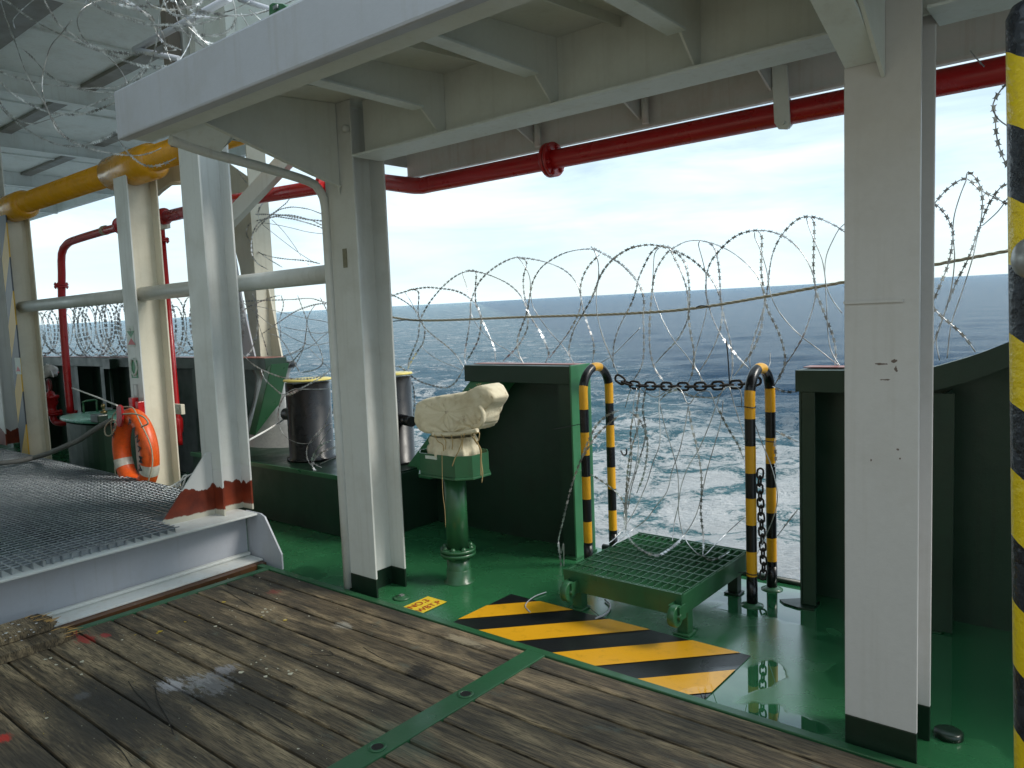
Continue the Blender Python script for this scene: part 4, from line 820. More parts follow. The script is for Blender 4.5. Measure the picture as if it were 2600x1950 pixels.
# ================================================================== hoops
def hoop(x,y0,y1,zt,lab,lean=0):
    t=thing('striped_hoop_rail',lab,'hoop rail',(x,(y0+y1)/2,0),'yellow and black hoops flanking the gate gap')
    R=(y1-y0)/2; apex=[]
    left=[Vector((x+lean*(1-k/60.),y0,(zt-R)*k/60.)) for k in range(61)]
    ar=[Vector((x,(y0+y1)/2-R*math.cos(a),zt-R+R*math.sin(a))) for a in [math.pi*k/24 for k in range(1,24)]]
    right=[Vector((x,y1,(zt-R)*(1-k/60.))) for k in range(61)]
    P=left+ar+right; P=resample(P,.01); n=len(P); mid=n//2
    def mf(s):
        d=abs(s-(n-1)*.01/2)
        if d<.045: return 0
        d-=.045
        if d<.16: return 1
        return 0 if int((d-.16)/.147)%2==0 else 1
    m_=MB(); m_.tube(P,.029,18,mfun=mf); m_.build('hoop_tube',[YEL,BLACK],t)
    for y in (y0,y1):
        m_=MB(); m_.lathe((x+(lean if y==y0 else 0),y,0),[(.062,0),(.062,.003),(.040,.010),(.031,.018)],20); m_.build('foot_weld',GREEN,t)
        m_=MB(); m_.lathe((x+(lean if y==y0 else 0),y,.012),[(.0302,0),(.0302,.13)],18); m_.build('black_foot',BLACK,t)
    return t
hl=hoop(-2.735,4.06,4.37,1.305,'striped yellow and black hoop rail standing against the left bulwark end')
hr=hoop(-1.60,3.985,4.285,1.315,'striped yellow and black hoop rail right of the step, with hanging chain')
mb=MB(); a=PX(zg(500,650),-2.70); mb.tube(smooth([a,a+Vector((.02,0,-.03)),a+Vector((.045,0,-.02)),a+Vector((.045,0,.02))],.01),.006,6); mb.build('chain_hook',BLACK,hl)
for q,xx in ((zg(1240,400),-1.60),(zg(1330,600),-1.60),(zg(1240,1335),-1.60)):
    p=PX(q,xx)
    mb=MB(); yy=4.0 if q!=zg(1330,600) else 4.285
    mb.tube([Vector((-1.6+.0315*math.cos(k*.524),yy+.0315*math.sin(k*.524)-.015*(yy<4.1),p.z+.002*math.sin(k))) for k in range(13)],.003,5); mb.tube(smooth([Vector((-1.63,yy-.03,p.z)),Vector((-1.66,yy-.06,p.z+.005))],.02),.002,4); mb.build('cable_tie',RUBBER,hr)
mb=MB(); mb.tube(smooth([Vector((-2.77,4.06,.94)),Vector((-2.82,4.0,.93)),Vector((-2.90,3.93,.915))],.02),.0025,5); mb.build('cable_tie',RUBBER,hl)
# chains
def chain(name,lab,pts,L_,r,parent_group=None):
    path=resample(smooth(pts,.004),L_*.72); t=thing(name,lab,'chain',tuple(path[0]),parent_group)
    for i in range(len(path)-1):
        a,b=path[i],path[i+1]; d=(b-a).normalized(); c=(a+b)/2
        up=Vector((0,0,1)) if abs(d.z)<.8 else Vector((1,0,0)); s_=d.cross(up).normalized(); u=s_.cross(d).normalized()
        if i%2: s_,u=u,s_
        w_=L_*.30; pts_=[]
        for k in range(16):
            an=6.283*k/16; ca,sa=math.cos(an),math.sin(an)
            pts_.append(c+d*((L_*.5-w_)*(1 if ca>0 else -1)*min(1,abs(ca)*3)+ca*w_*.95)+u*(sa*w_))
        m_=MB(); m_.tube(pts_,r,7,closed=True); m_.build('link',CHAIN,t)
    return t
cpts=[PY(zg(*q),4.22) for q in((478,240),(510,262),(570,282),(680,288),(800,290),(900,291),(1000,288),(1100,282),(1180,278),(1240,270),(1285,252))]
chain('gate_chain','heavy dark chain sagging across the gate gap between the two striped hoops',cpts,.078,.0075)
chain('hanging_chain','dark chain hanging vertically between the legs of the right striped hoop',[PX(zg(*q),-1.615) for q in((1285,758),(1280,850),(1286,950),(1290,1050),(1295,1150),(1300,1250),(1303,1330),(1290,1390))],.060,.0058)
# ================================================================== left grating platform, beam, planks
t_=thing('raised_beam','grey-white steel I beam along the planks with sloping end plate and rusty foot','steel beam',(-4.75,1.5,0))
def skew(y): return -4.632-.036*(y-1.2)
def strip_box(m_,y0,y1,dx0,dx1,z_0,z_1,k=1.0):
    f=lambda y,dx:skew(y)*1.0+dx
    m_.hexa([(f(y0,dx0),y0,z_0),(f(y0,dx1),y0,z_0),(f(y1,dx1),y1,z_0),(f(y1,dx0),y1,z_0)],[(f(y0,dx0),y0,z_1),(f(y0,dx1),y0,z_1),(f(y1,dx1),y1,z_1),(f(y1,dx0),y1,z_1)])
mb=MB(); strip_box(mb,-1.5,2.87,-.50,.0,.348,.362); mb.build('top_flange',WHITE,t_,bevel=.003)
mb=MB(); strip_box(mb,-1.5,2.86,-.152,-.14,.05,.347); mb.build('web',GREYB,t_)
mb=MB(); strip_box(mb,-1.5,2.86,-.20,.045,.036,.049); mb.build('bottom_flange',WHITE2,t_,bevel=.003)
mb=MB(); strip_box(mb,-1.5,2.86,-.139,-.10,.0495,.075); mb.build('weld_fillet',WHITE,t_,bevel=.01)
mb=MB(); mb.prism([(-4.85,2.872,.362),(-4.665,2.872,.362),(-4.615,2.872,.345),(-4.44,2.872,.11),(-4.44,2.872,.002),(-4.85,2.872,.002)],(0,.014,0)); mb.build('end_plate',GREYB,t_,bevel=.002)
mb=MB(); strip_box(mb,-1.5,2.85,.02,.10,.002,.034); mb.build('rusty_foot_strip',paint('rust_strip',(.12,.05,.02),dirt=(.02,.015,.01),dirt_amt=.9,rust=1),t_)
# support under grate
t_=thing('raised_grating','galvanised steel grating platform covering the left side behind the beam','grating',(-7,1,.38))
mb=MB(); gz=.40
y=-.9
while y<2.92:
    x1=skew(y)-.045 if y<2.33 else -5.1
    mb.box(-12.5,x1,y-.0025,y+.0025,gz-.034,gz); y+=.0515
mb.build('bearing_bars',GALV,t_)
mb=MB(); x=-12.4
while x<-4.68:
    y1=2.905
    if x>-5.1: y1=2.32
    mb.tube([(x,-.9,gz-.003),(x,y1,gz-.003)],.0036,4,caps=False); x+=.062
mb.build('cross_rods',GALV,t_)
mb=MB(); mb.box(-12.5,-5.1,2.906,2.911,gz-.036,gz+.001); mb.box(-5.105,-5.10,2.34,2.905,gz-.036,gz+.001); mb.box(-4.735,-4.73,1.55,1.98,gz-.036,gz+.001); mb.build('edge_band',GALV,t_)
mb=MB()
for y in (-.5,.6,1.7,2.8): mb.box(-12.4,-5.2,y-.04,y+.04,.30,gz-.037)
for x in (-11.5,-9.5,-7.5,-5.8):
    for y in (-.5,1.7,2.8): mb.box(x-.03,x+.03,y-.03,y+.03,.001,.299)
mb.build('under_frame',GREEND,t_)
# broken boards
def board(lab,a,b,w,z_,th,seed):
    a=Vector(a);b=Vector(b);d=(b-a).normalized();s_=Vector((d.y,-d.x,0)); n=9; rnd=random.Random(seed)
    top=[];nl=12
    vs=[];fs=[]
    ends=[rnd.uniform(-.05,.06) for _ in range(n+1)]
    for j in range(n+1):
        o_=s_*(w*(j/n-.5)); e=b+o_+d*ends[j]
        for base,zz in ((a+o_,z_),(a+o_,z_+th),(e,z_+th*rnd.uniform(.7,1)),(e-d*rnd.uniform(0,.03),z_)): vs.append((base.x,base.y,zz))
    for j in range(n):
        k=j*4; l=k+4; fs+=[(k+1,k+2,l+2,l+1),(k+2,k+3,l+3,l+2),(k+3,k,l,l+3),(k,k+1,l+1,l)]
    fs+=[(0,3,2,1),(n*4,n*4+1,n*4+2,n*4+3)]
    t=thing('broken_board',lab,'board',tuple(a),'weathered boards against the beam'); m_=MB(); m_.add(vs,fs); m_.build('board_body',WOOD,t)
    m_=MB()
    for k in range(26):
        q=b+s_*(w*rnd.uniform(-.45,.48))+d*rnd.uniform(-.05,.02); ln=rnd.uniform(.025,.075); hh=z_+th*rnd.uniform(.15,.98); e=q+d*ln+Vector((rnd.uniform(-.01,.01),rnd.uniform(-.01,.01),rnd.uniform(-.012,.008)))
        m_.tube([Vector((q.x,q.y,hh)),Vector((e.x,e.y,hh+rnd.uniform(-.012,.008)))],lambda i,r=rnd.uniform(.002,.005):(r if i==0 else r*.2),4)
    m_.build('splinters',plain('raw_splinters',(.60,.36,.12),.7),t); return t
board('flat weathered plank lying on the deck with splintered end, beneath the upper broken board',(-4.40,.15,0),(-4.40,1.50,0),.17,.034,.045,3)
board('upper dark weathered board with white paint spots, leaning on the beam foot',(-4.53,.15,0),(-4.55,1.44,0),.20,.081,.045,5)
mb=MB()
for a,b,r in ((35,790,6),(70,738,5),(105,743,5),(205,735,5),(108,782,5),(175,772,5),(88,805,4),(190,785,4),(122,832,4),(140,768,3),(60,815,4),(280,795,4),(15,800,4),(30,830,3),(225,760,2),(160,800,2),(45,760,3)): splash(z0(a,b),r*.0012,0,.1275)
o=mb.build('board_paint_spots',[plain('cream_splash2',(.7,.7,.7),.5)],loc=(-4.5,1.2,.1)); tag(o,kind='stuff',label='white paint spots on the upper broken board',cat='paint spots')
# ================================================================== tank, hose, lifebuoy, cords
t_=thing('green_tank','dark green drum tank with pale green oval lid and lifting handle, left behind the lifebuoy','tank',(-8.3,3.5,0))
tzc=.80; L0=PZ(zl(640,1020),tzc); Rr_=PZ(zl(1400,900),tzc)
tcx,tcy=-8.35,3.47
def oval(rx,ry,n=36,ex=.75): return [(tcx+rx*abs(math.cos(a))**ex*math.copysign(1,math.cos(a)),tcy+ry*abs(math.sin(a))**ex*math.copysign(1,math.sin(a))) for a in [6.283*k/n for k in range(n)]]
mb=MB(); mb.prism([(x,y,.001) for x,y in oval(.52,.36)],(0,0,.74)); mb.build('tank_body',GREEND,t_)
mb=MB(); mb.prism([(x,y,.765) for x,y in oval(.58,.41)],(0,0,.035)); mb.build('lid',GREENL,t_,bevel=.012)
a=PZ(zl(1010,940),.80); b=PZ(zl(1170,920),.80); mb=MB(); mb.tube(smooth([a,a+Vector((0,0,.10)),a+Vector((.02,0,.125)),b+Vector((-.02,0,.125)),b+Vector((0,0,.10)),b],.03),.010,8); mb.build('lid_handle',GREEN,t_)
c=PZ(zl(1250,950),.80); mb=MB(); mb.lathe(tuple(c),[(.035,0),(.035,.03),(.012,.035),(.012,.06),(.022,.07),(.02,.10),(.005,.11)],12); mb.build('lid_knob',plain('brass',(.22,.17,.08),.35,.8),t_)
mb=MB(); mb.box(-7.98,-7.80,3.12,3.22,.78,.86); mb.build('lid_hinge',BLACKG,t_,bevel=.01)
# hose
pts=[PZ(zl(-200,1560),.445)]+[PZ(zl(a,b),.445) for a,b in((0,1545),(200,1525),(400,1480))]+[PY(zl(600,1420),2.80),PY(zl(800,1335),2.78),PY(zl(950,1270),2.82),PY(zl(1100,1170),2.86),PY(zl(1230,1085),2.90),PY(zl(1340,1030),2.93)]
mb=MB(); mb.tube(smooth(pts,.05),.030,12,squash=.8); o=mb.build('grey_hose',ROPEG); tag(o,'thick grey canvas hose lying across the grating and rising to the lifebuoy','hose')
# lifebuoy
lc=Vector((-6.69,2.96,.62)); RO,RI=.265,.075
t_=thing('lifebuoy','orange lifebuoy with reflective bands and black lettering hanging on the stickered pillar','lifebuoy',tuple(lc-Vector((0,0,.37))))
segs=96
def ringpt(a): return lc+Vector((RO*1.0*math.cos(a),.08*-math.cos(a)*0,RO*1.15*math.sin(a)))
rp=[ringpt(6.283*k/segs) for k in range(segs)]
mb=MB(); mb.tube(rp,RI,20,closed=True,squash=1.0); mb.sm=[True]*len(mb.f)
bands_a=[math.radians(v) for v in (-22,202,68,118)]
mb.v=[(x,lc.y+(y-lc.y)*1.0,z) for x,y,z in mb.v]; mb.build('ring_body',ORANGE,t_)
for ac in (-.42,math.pi+.42):
    mb=MB(); mb.tube([ringpt(ac+q*.02) for q in range(-7,8)],RI*1.025,20,caps=False); mb.build('reflective_band',REFL,t_)
for i,ch in enumerate('PANAMA'):
    an=math.radians(62-i*17); p=ringpt(an)+Vector((0,-RI-.004,0)); rad=Vector((math.cos(an),0,math.sin(an))); tan=Vector((math.sin(an),0,-math.cos(an)))
    text('lettering',ch,.085,p-rad*.03-tan*.03,tan,rad,TEXTM,t_,bold=.002)
for i,ch in enumerate('HK'):
    an=math.radians(150-i*16); p=ringpt(an)+Vector((0,-RI-.004,0)); rad=Vector((math.cos(an),0,math.sin(an))); tan=Vector((math.sin(an),0,-math.cos(an)))
    text('lettering',ch,.07,p-rad*.03-tan*.03,tan,rad,TEXTM,t_,bold=.002)
rr=[]
for k in range(60):
    a=6.283*k/60; rr.append(lc+Vector(((RO+RI+.012+.018*abs(math.sin(a*2)))*math.cos(a),-.02-.04*math.sin(a*2)**2,(RO*1.15+RI+.012+.018*abs(math.sin(a*2)))*math.sin(a))))
mb=MB(); mb.tube(rr,.006,6,closed=True); 
mb.tube(smooth([PY(zl(a,b),2.87) for a,b in((1480,955),(1600,950),(1700,975),(1760,1020),(1780,1070),(1700,1110))],.02),.007,6)
mb.tube(smooth([PY(zl(a,b),2.86) for a,b in((1370,1020),(1300,1060),(1260,1130),(1270,1200),(1320,1215),(1370,1160),(1400,1080),(1380,1030)) ],.02),.006,6); mb.build('grab_line',ROPE,t_)
mb=MB(); a=PY(zl(1400,850),2.86); b=PY(zl(1470,880),2.86); mb.prism([PY(zl(*q),2.86) for q in((1400,870),(1425,845),(1455,865),(1470,1020),(1440,1110),(1405,1090))],(0,.02,0)); mb.build('red_strap',RED,t_)
def cord(name,lab,pts,r,mt,y=None):
    m_=MB(); m_.tube(smooth(pts,.03),r,6); return tag(m_.build(name,mt),lab,'cord')
cord('lashing_line','taut white cord from the hydrant pipe to the lifebuoy',[PY(zl(870,640),3.3),PY(zl(1150,745),3.1),PY(zl(1410,850),2.9)],.008,WROPE)
cord('lashing_line','thin white cord stretched from the red-footed pillar to the black bollard',[PY(zb2(240,1220),2.95),PY(zb2(400,1130),3.5),PY(zb2(540,1040),4.0)],.008,WROPE)
mb=MB(); kn=[(1010,1400),(1060,1370),(1100,1345),(1130,1325),(1110,1320),(1090,1350),(1070,1390),(1050,1370),(1090,1400),(1120,1330),(1150,1315),(1190,1290)]
mb.tube(smooth([PX(z2(a,b),-5.1-.01*(i%3)) for i,(a,b) in enumerate(kn)],.015),.006,6); mb.tube(smooth([PX(z2(a,b),-5.12) for a,b in((975,1420),(1020,1390),(1060,1375),(1095,1395))],.02),.005,6); o=mb.build('knotted_cord',WROPE); tag(o,'knotted white cord tied at the gusset of the red-footed pillar','cord')
# stern rope (twisted)
rp_=[PY(zs(-60,640),4.30),PY(zs(320,690),4.30),PY(zs(1260,660),4.30),PY(zs(2212,627),4.30),PY(zt(1020,893),4.30),PY(zt(2200,682),4.30),PY(zq(140,1098),4.30),PY(zq(540,1022),4.30),PY(zq(720,985),4.30)]
fp=resample(smooth(rp_,.02),.012); mb=MB()
for k in range(3):
    mb.tube([p+Vector((0,math.cos(i*.55+k*2.094)*.0045,math.sin(i*.55+k*2.094)*.0045)) for i,p in enumerate(fp)],.0048,5)
o=mb.build('stern_rope',ROPE); tag(o,'long twisted rope stretched across the stern through the razor wire loops','rope')
mb=MB(); mb.tube(smooth([PY(zs(50,700),4.26),PY(zs(180,688),4.26),PY(zs(330,692),4.26)],.02),.004,5); o=mb.build('black_cable_tie',RUBBER); tag(o,'black cable tie on rope just right of the centre pillar','cable tie')
mb=MB(); mb.tube(smooth([PY(zt(925,902),4.27),PY(zt(970,885),4.27),PY(zt(1045,898),4.27)],.02),.004,5); o=mb.build('black_cable_tie',RUBBER); tag(o,'black cable tie on rope above the middle of the gate gap','cable tie'); mb=MB(); mb.tube(smooth([PY(zt(1190,1190),4.27),PY(zt(1205,1350),4.27),PY(zt(1218,1570),4.27)],.02),.004,5); o=mb.build('black_cable_tie',RUBBER); tag(o,'black vertical tie end standing on the gate chain','cable tie')
# wire loop on deck under step
cord('loose_wire','loose curled wire on the deck beside front left wheel of the step',[PZ(q,.008) for q in(z5(920,218),z5(860,240),z5(815,275),z5(810,300),z5(835,325))],.0035,GREYB)
cord('loose_wire','pale hoop of wire lying under the front edge of the step',[PZ(z5(1075,235),.05),PZ(z5(1150,300),.012),PZ(z5(1205,345),.008)],.002,RUBBER)
cord('loose_wire','curved pale wire end poking from beneath the grating step',[PZ(q,.01) for q in(z5(1235,258),z5(1262,290),z5(1245,330),z5(1185,358))],.006,GREYB)
# near striped pole at right
t_=thing('striped_pole','thick glossy black and yellow striped pole at the right edge, with bulging knob','pole',(-.145,1.95,0))
c_=PY((2181,830),1.95); rad=.055
def polemat():
    m,t,b=newmat('pole_stripes'); g=t.nodes.new('ShaderNodeNewGeometry'); sx=t.nodes.new('ShaderNodeSeparateXYZ'); t.links.new(g.outputs['Position'],sx.inputs[0])
    z_=mth(t,'ADD',sx.outputs[2],mth(t,'MULTIPLY',mth(t,'ADD',sx.outputs[0],.15),.7)); z_=mth(t,'ADD',z_,mth(t,'MULTIPLY',noise_n(t,8),.02))
    s_=mth(t,'FRACT',mth(t,'DIVIDE',mth(t,'SUBTRACT',z_,STR0),STRP))
    t.links.new(mixc(t,mth(t,'LESS_THAN',s_,.5),(.75,.55,.012),mixc(t,ramp(t,noise_n(t,30),.4,.7,0,.6),(.012,.014,.02),(.05,.06,.08))),b.inputs['Base Color']); b.inputs['Roughness'].default_value=.25; bump(t,b,mth(t,'ADD',noise_n(t,60,detail=4),noise_n(t,15)),.6,.006); return m
za=reg(1850,850,2600,1131)
zA=PY(zr(2150,390),1.95).z; zB=PY(zr(2150,770),1.95).z; 
zC=PY(za(1110,40),1.95).z; zD=PY(za(1110,285),1.95).z; zE=PY(za(1110,545),1.95).z; zF=PY(za(1110,1050),1.95).z if False else 0
STRP=(zC-zE); STR0=zE
POLE=polemat()
mb=MB(); n=150; pp=[Vector((c_.x+rad+.006*0,1.95,-.0+3.02*k/n)) for k in range(n+1)]
ztop=PY((2181,12),1.95).z; kz=PY((2195,560),1.95).z
ax=lambda z:c_.x+rad+(z-c_.z)*((PY((2172,60),1.95).x-PY((2189,1500),1.95).x)/(PY((2172,60),1.95).z-PY((2189,1500),1.95).z))*1.0
zs_=[z for z in [k*.02 for k in range(150)] if z<ztop-.04]
mb.tube([Vector((ax(z),1.95,z)) for z in zs_]+[Vector((ax(ztop-.03),1.95,ztop-.03)),Vector((ax(ztop),1.95,ztop-.008)),Vector((ax(ztop),1.95,ztop))],lambda i:rad if i<len(zs_)+1 else rad*(.8 if i==len(zs_)+1 else .5),28)
mb.build('pole_tube',POLE,t_)
k0=PY((2192,560),1.93); mb=MB(); vs=[];fs=[]
for i in range(13):
    th=math.pi*i/12
    for j in range(20):
        ph=6.283*j/20; vs.append((k0.x+.05+.058*math.sin(th)*math.cos(ph),1.93+.058*math.sin(th)*math.sin(ph),k0.z+.062*math.cos(th)))
for i in range(12):
    for j in range(20): fs.append((i*20+j,i*20+(j+1)%20,(i+1)*20+(j+1)%20,(i+1)*20+j))
mb.add(vs,fs,0,True); mb.build('knob',CHROME,t_)
mb=MB(); mb.lathe((ax(0),1.95,.0),[(.09,0),(.09,.01),(.06,.012)],24); mb.build('foot_plate',GREEN,t_)
# unseen superstructure bulkhead added behind the viewer to control light and reflections
mb=MB(); mb.box(-14,4.4,-3.3,-3.2,.04,4.5); o=mb.build('unseen_superstructure_wall',CREAM); tag(o,'plain cream superstructure wall, unseen behind the viewer, added to control the light','wall')
# ================================================================== razor wire
def razor(m_,pts,barbs=True,r=.0028,step=.044,tw=None,bl=.0125,bh=.0112):
    sm__=smooth(pts,.02); m_.tube(sm__,r,5)
    if not barbs: return
    ph0=random.uniform(0,3.1) if tw is None else tw
    P=resample(sm__,step)
    for i in range(1,len(P)-1):
        d=(P[i+1]-P[i-1])
        if d.length<1e-6: continue
        d.normalize(); u=d.orthogonal().normalized(); u=d.cross(Vector((.60,-.78,.12)));
        if u.length<.05: u=d.orthogonal()
        u.normalize(); v=d.cross(u); an=.75*math.sin(ph0+i*.09)+.25*math.sin(i*.9+ph0); e=(u*math.cos(an)+v*math.sin(an)); f=(v*math.cos(an)-u*math.sin(an))*.0006
        c=P[i]; pr_=[(-1.0,1.0),(-.42,.55),(.42,.55),(1.0,1.0),(.80,0),(1.0,-1.0),(.42,-.55),(-.42,-.55),(-1.0,-1.0),(-.80,0)]
        q=[c+d*(a*bl)+e*(b*bh) for a,b in pr_]; n=len(q)
        m_.add([p+f for p in q]+[p-f for p in q],[(0,1,7,9),(9,7,8),(1,2,6,7),(2,3,4,6),(4,5,6)]+[(n+9,n+7,n+1,n),(n+8,n+7,n+9),(n+7,n+6,n+2,n+1),(n+6,n+4,n+3,n+2),(n+6,n+5,n+4)])
def coil(name,lab,strands,zf,plane,y0,amp,group=None,minz=None,**kw):
    allp=[]; built=[]
    for si,st in enumerate(strands):
        nb=False
        if isinstance(st,tuple): st,nb=st
        ph=si*1.7; n=len(st); pts=[]
        for k,q in enumerate(st):
            uv=zf(*q); yy=y0+amp*math.sin(ph+k/n*2.6+.8*math.sin(si))
            p=PY(uv,yy)
            if minz and p.z<minz: p=PZ(uv,minz)
            pts.append(p)
        built.append((pts,nb))
    loc=tuple(built[0][0][0]); t=thing(name,lab,'razor wire',loc,group)
    for pts,nb in built:
        m_=MB(); razor(m_,pts,not nb,**kw); m_.build('strand',WIRE,t)
    return t
S_s=[[(-60,520),(40,480),(90,455),(150,438),(220,415),(300,400),(390,392),(500,402),(600,415),(690,445),(770,500),(830,570),(860,660),(900,750),(950,860),(985,960),(992,1060)],
[(-60,430),(40,455),(120,490),(200,540),(265,600),(305,680),(365,770),(450,845),(560,930),(640,1010),(690,1085),(710,1120)],
[(200,1130),(210,1050),(250,950),(290,850),(300,760),(310,690),(340,620),(400,520),(500,400),(600,310),(690,260),(780,245),(890,265),(1000,305),(1100,355),(1180,420),(1240,500),(1280,600),(1330,690),(1400,800),(1450,910),(1475,1000),(1440,1080)],
([(175,440),(220,510),(265,590),(300,640)],True),
[(185,430),(230,410),(290,425),(297,500),(290,600),(305,680),(350,760),(340,880),(280,980),(230,1060),(205,1120)],
([(335,900),(330,930),(400,1000),(500,1060),(600,1100),(690,1140),(710,1110)],True),
[(200,1130),(215,1180),(300,1240),(420,1280),(540,1300),(620,1260),(680,1170),(710,1110)],
[(730,1110),(715,1050),(720,950),(745,800),(765,650),(765,540),(790,460),(840,350),(910,270),(1000,200),(1100,145),(1190,120),(1290,130),(1400,150),(1500,180),(1600,225),(1680,290),(1740,380),(1765,470),(1790,600),(1830,740),(1870,850),(1885,950),(1870,1080)],
([(695,250),(690,260),(720,350),(750,450),(770,530),(775,640),(830,740),(900,820),(1000,900),(1120,970),(1200,1030),(1250,1080)],True),
[(720,240),(800,240),(818,270),(810,400),(815,540),(850,620),(862,700),(840,850),(790,960),(730,1060)],
[(1250,1080),(1210,1010),(1190,920),(1200,830),(1240,720),(1280,600),(1305,460),(1330,340),(1400,220),(1500,140),(1620,80),(1750,50),(1870,45),(1950,75),(2060,140),(2140,190),(2260,300)],
([(1185,110),(1230,160),(1280,240),(1305,320),(1310,440),(1330,560),(1400,680),(1500,810),(1600,920),(1660,1010),(1705,1085)],True),
[(1200,130),(1265,140),(1270,200),(1245,300),(1250,440),(1275,560),(1285,640),(1280,760),(1230,870),(1180,940),(1060,1060)],
[(1705,1085),(1665,1010),(1660,930),(1700,780),(1790,620),(1880,460),(1925,330),(1990,210),(2080,120),(2200,40),(2300,10)],
([(1860,20),(1900,90),(1925,200),(1920,330),(1905,450),(1910,600),(1940,760),(1980,890),(2040,1030),(2075,1120)],True),
[(1935,95),(1850,180),(1790,280),(1760,400),(1768,520),(1740,640),(1660,790),(1580,900),(1480,1030)],
([(1930,1085),(2060,1000),(2212,850),(2300,760)],True)]
T_s=[[(0,840),(60,680),(100,590),(200,470),(310,400),(430,360),(550,352),(650,375),(700,385),(800,430),(900,490),(990,570),(1050,640),(1100,720),(1140,830),(1160,950),(1200,1100),(1235,1260),(1245,1430),(1225,1560)],
[(0,370),(60,400),(150,450),(240,500),(320,570),(410,680),(450,760),(468,860),(460,980),(465,1100),(465,1300),(440,1430),(370,1550)],
([(30,390),(65,500),(70,640),(50,760),(50,900),(75,1050),(120,1190),(180,1340),(240,1490)],True),
[(200,1430),(195,1330),(210,1190),(270,1030),(350,880),(400,740),(415,660),(470,530),(530,420),(590,370),(680,370),(740,480),(800,610),(840,730),(855,860),(850,1000),(800,1120),(740,1210),(650,1300),(570,1390)],
[(645,1560),(560,1430),(520,1270),(515,1100),(525,900),(545,700),(570,580),(620,490),(680,410),(740,370),(830,325),(930,312),(1040,330),(1150,370),(1260,430),(1370,520),(1450,610),(1500,720),(1530,830),(1510,960),(1490,1100),(1430,1260),(1350,1380),(1260,1500)],
([(600,380),(560,430),(547,600),(545,760),(580,880),(640,1030),(730,1190),(830,1310),(920,1440),(1000,1570)],True),
[(690,400),(760,430),(820,500),(850,600),(865,750),(865,900),(860,1000),(880,1150),(905,1300),(890,1480),(850,1570)],
([(960,320),(945,350),(980,480),(1010,620),(1015,760),(1020,880),(1000,1000),(960,1150),(920,1290),(910,1400),(950,1480),(980,1560)],True),
[(1010,320),(1070,360),(1110,460),(1130,620),(1140,800),(1155,920),(1140,1070),(1090,1220),(1020,1360),(940,1480)],
[(1390,1440),(1270,1310),(1160,1170),(1080,1020),(1040,900),(1010,760),(1020,600),(1060,490),(1130,400),(1210,320),(1300,260),(1400,230),(1480,225),(1580,235),(1700,280),(1800,360),(1880,460),(1940,580),(1970,700),(1970,820),(1920,1000),(1860,1160),(1780,1300),(1700,1420),(1610,1590)],
([(1440,240),(1440,290),(1490,400),(1540,560),(1560,680),(1580,790),(1640,920),(1740,1050),(1860,1165),(2000,1270),(2200,1430)],True),
[(1465,230),(1500,280),(1498,420),(1495,580),(1510,700),(1530,840),(1570,960),(1640,1100),(1690,1250),(1705,1370),(1670,1490),(1600,1600)],
[(1400,1430),(1395,1330),(1430,1180),(1480,1030),(1530,860),(1555,700),(1570,560),(1600,420),(1660,290),(1750,180),(1840,115),(1920,105),(2020,125),(2120,170),(2190,210),(2300,300)],
([(1890,110),(1920,210),(1970,330),(2030,480),(2055,620),(2065,700),(2100,800),(2160,890),(2205,950)],True),
[(1930,105),(1960,160),(1960,300),(1955,450),(1955,580),(1975,750),(2030,900),(2080,1030),(2130,1170),(2150,1300),(2140,1430)],
([(2300,120),(2190,200),(2120,320),(2070,440),(2055,560),(2060,700),(2070,900),(2080,1100),(2110,1280),(2200,1440)],True),
([(1575,1300),(1570,1400),(1545,1450)],True)]
coil('razor_wire_coil','row of open razor wire loops above the left bulwark, from centre pillar to left hoop',S_s,zs,'Y',4.33,.05,'razor wire along the stern')
coil('razor_wire_coil','tall razor wire loops standing above the gate chain, left of the big right pillar',T_s,zt,'Y',4.33,.06,'razor wire along the stern')
Q_s=[[(100,930),(135,858),(175,800),(240,730),(318,688),(380,738),(450,775),(525,815),(590,850)],[(60,770),(140,800),(190,820),(230,870),(255,930),(255,990),(235,1090),(200,1180),(150,1300)],[(320,690),(325,660),(360,680),(390,740),(395,820),(385,910)],
([(322,690),(290,770),(262,870),(258,960),(265,1060),(250,1200),(215,1330),(180,1440),(195,1540)],True),[(590,690),(525,710),(480,730),(430,800),(395,880),(380,920),(330,1060),(270,1180),(220,1310),(160,1480)],([(590,700),(525,765),(470,840),(400,905),(380,925),(350,1060),(300,1220),(250,1370),(230,1530)],True),
[(100,1200),(140,1265),(200,1330),(260,1380),(320,1440),(362,1500)]]
coil('razor_wire_coil','razor wire loops above the curved bulwark, right of the big right pillar',Q_s,zq,'Y',4.25,.05,'razor wire along the stern')
coil('razor_wire_end','short dark razor wire loop hanging from the red pipe beside the striped pole',[[(560,235),(510,245),(470,290),(445,340),(455,390),(460,480),(480,560),(520,645),(580,720)],[(560,470),(510,440),(470,410),(445,370)],([(340,90),(360,118),(405,165)],True)],zq,'Y',3.45,.04)
G_s=[[(490,425),(430,450),(380,490),(340,550),(300,640),(270,720),(240,800),(210,900),(180,1030),(150,1160),(160,1250),(170,1340)],[(495,450),(420,510),(360,570),(320,630),(280,700)],
([(150,1160),(165,1230),(178,1170),(180,1300)],True)]
coil('razor_wire_end','bright razor wire strand hanging down left of the step in front of the bulwark end',G_s,zg,'Y',3.95,.03)
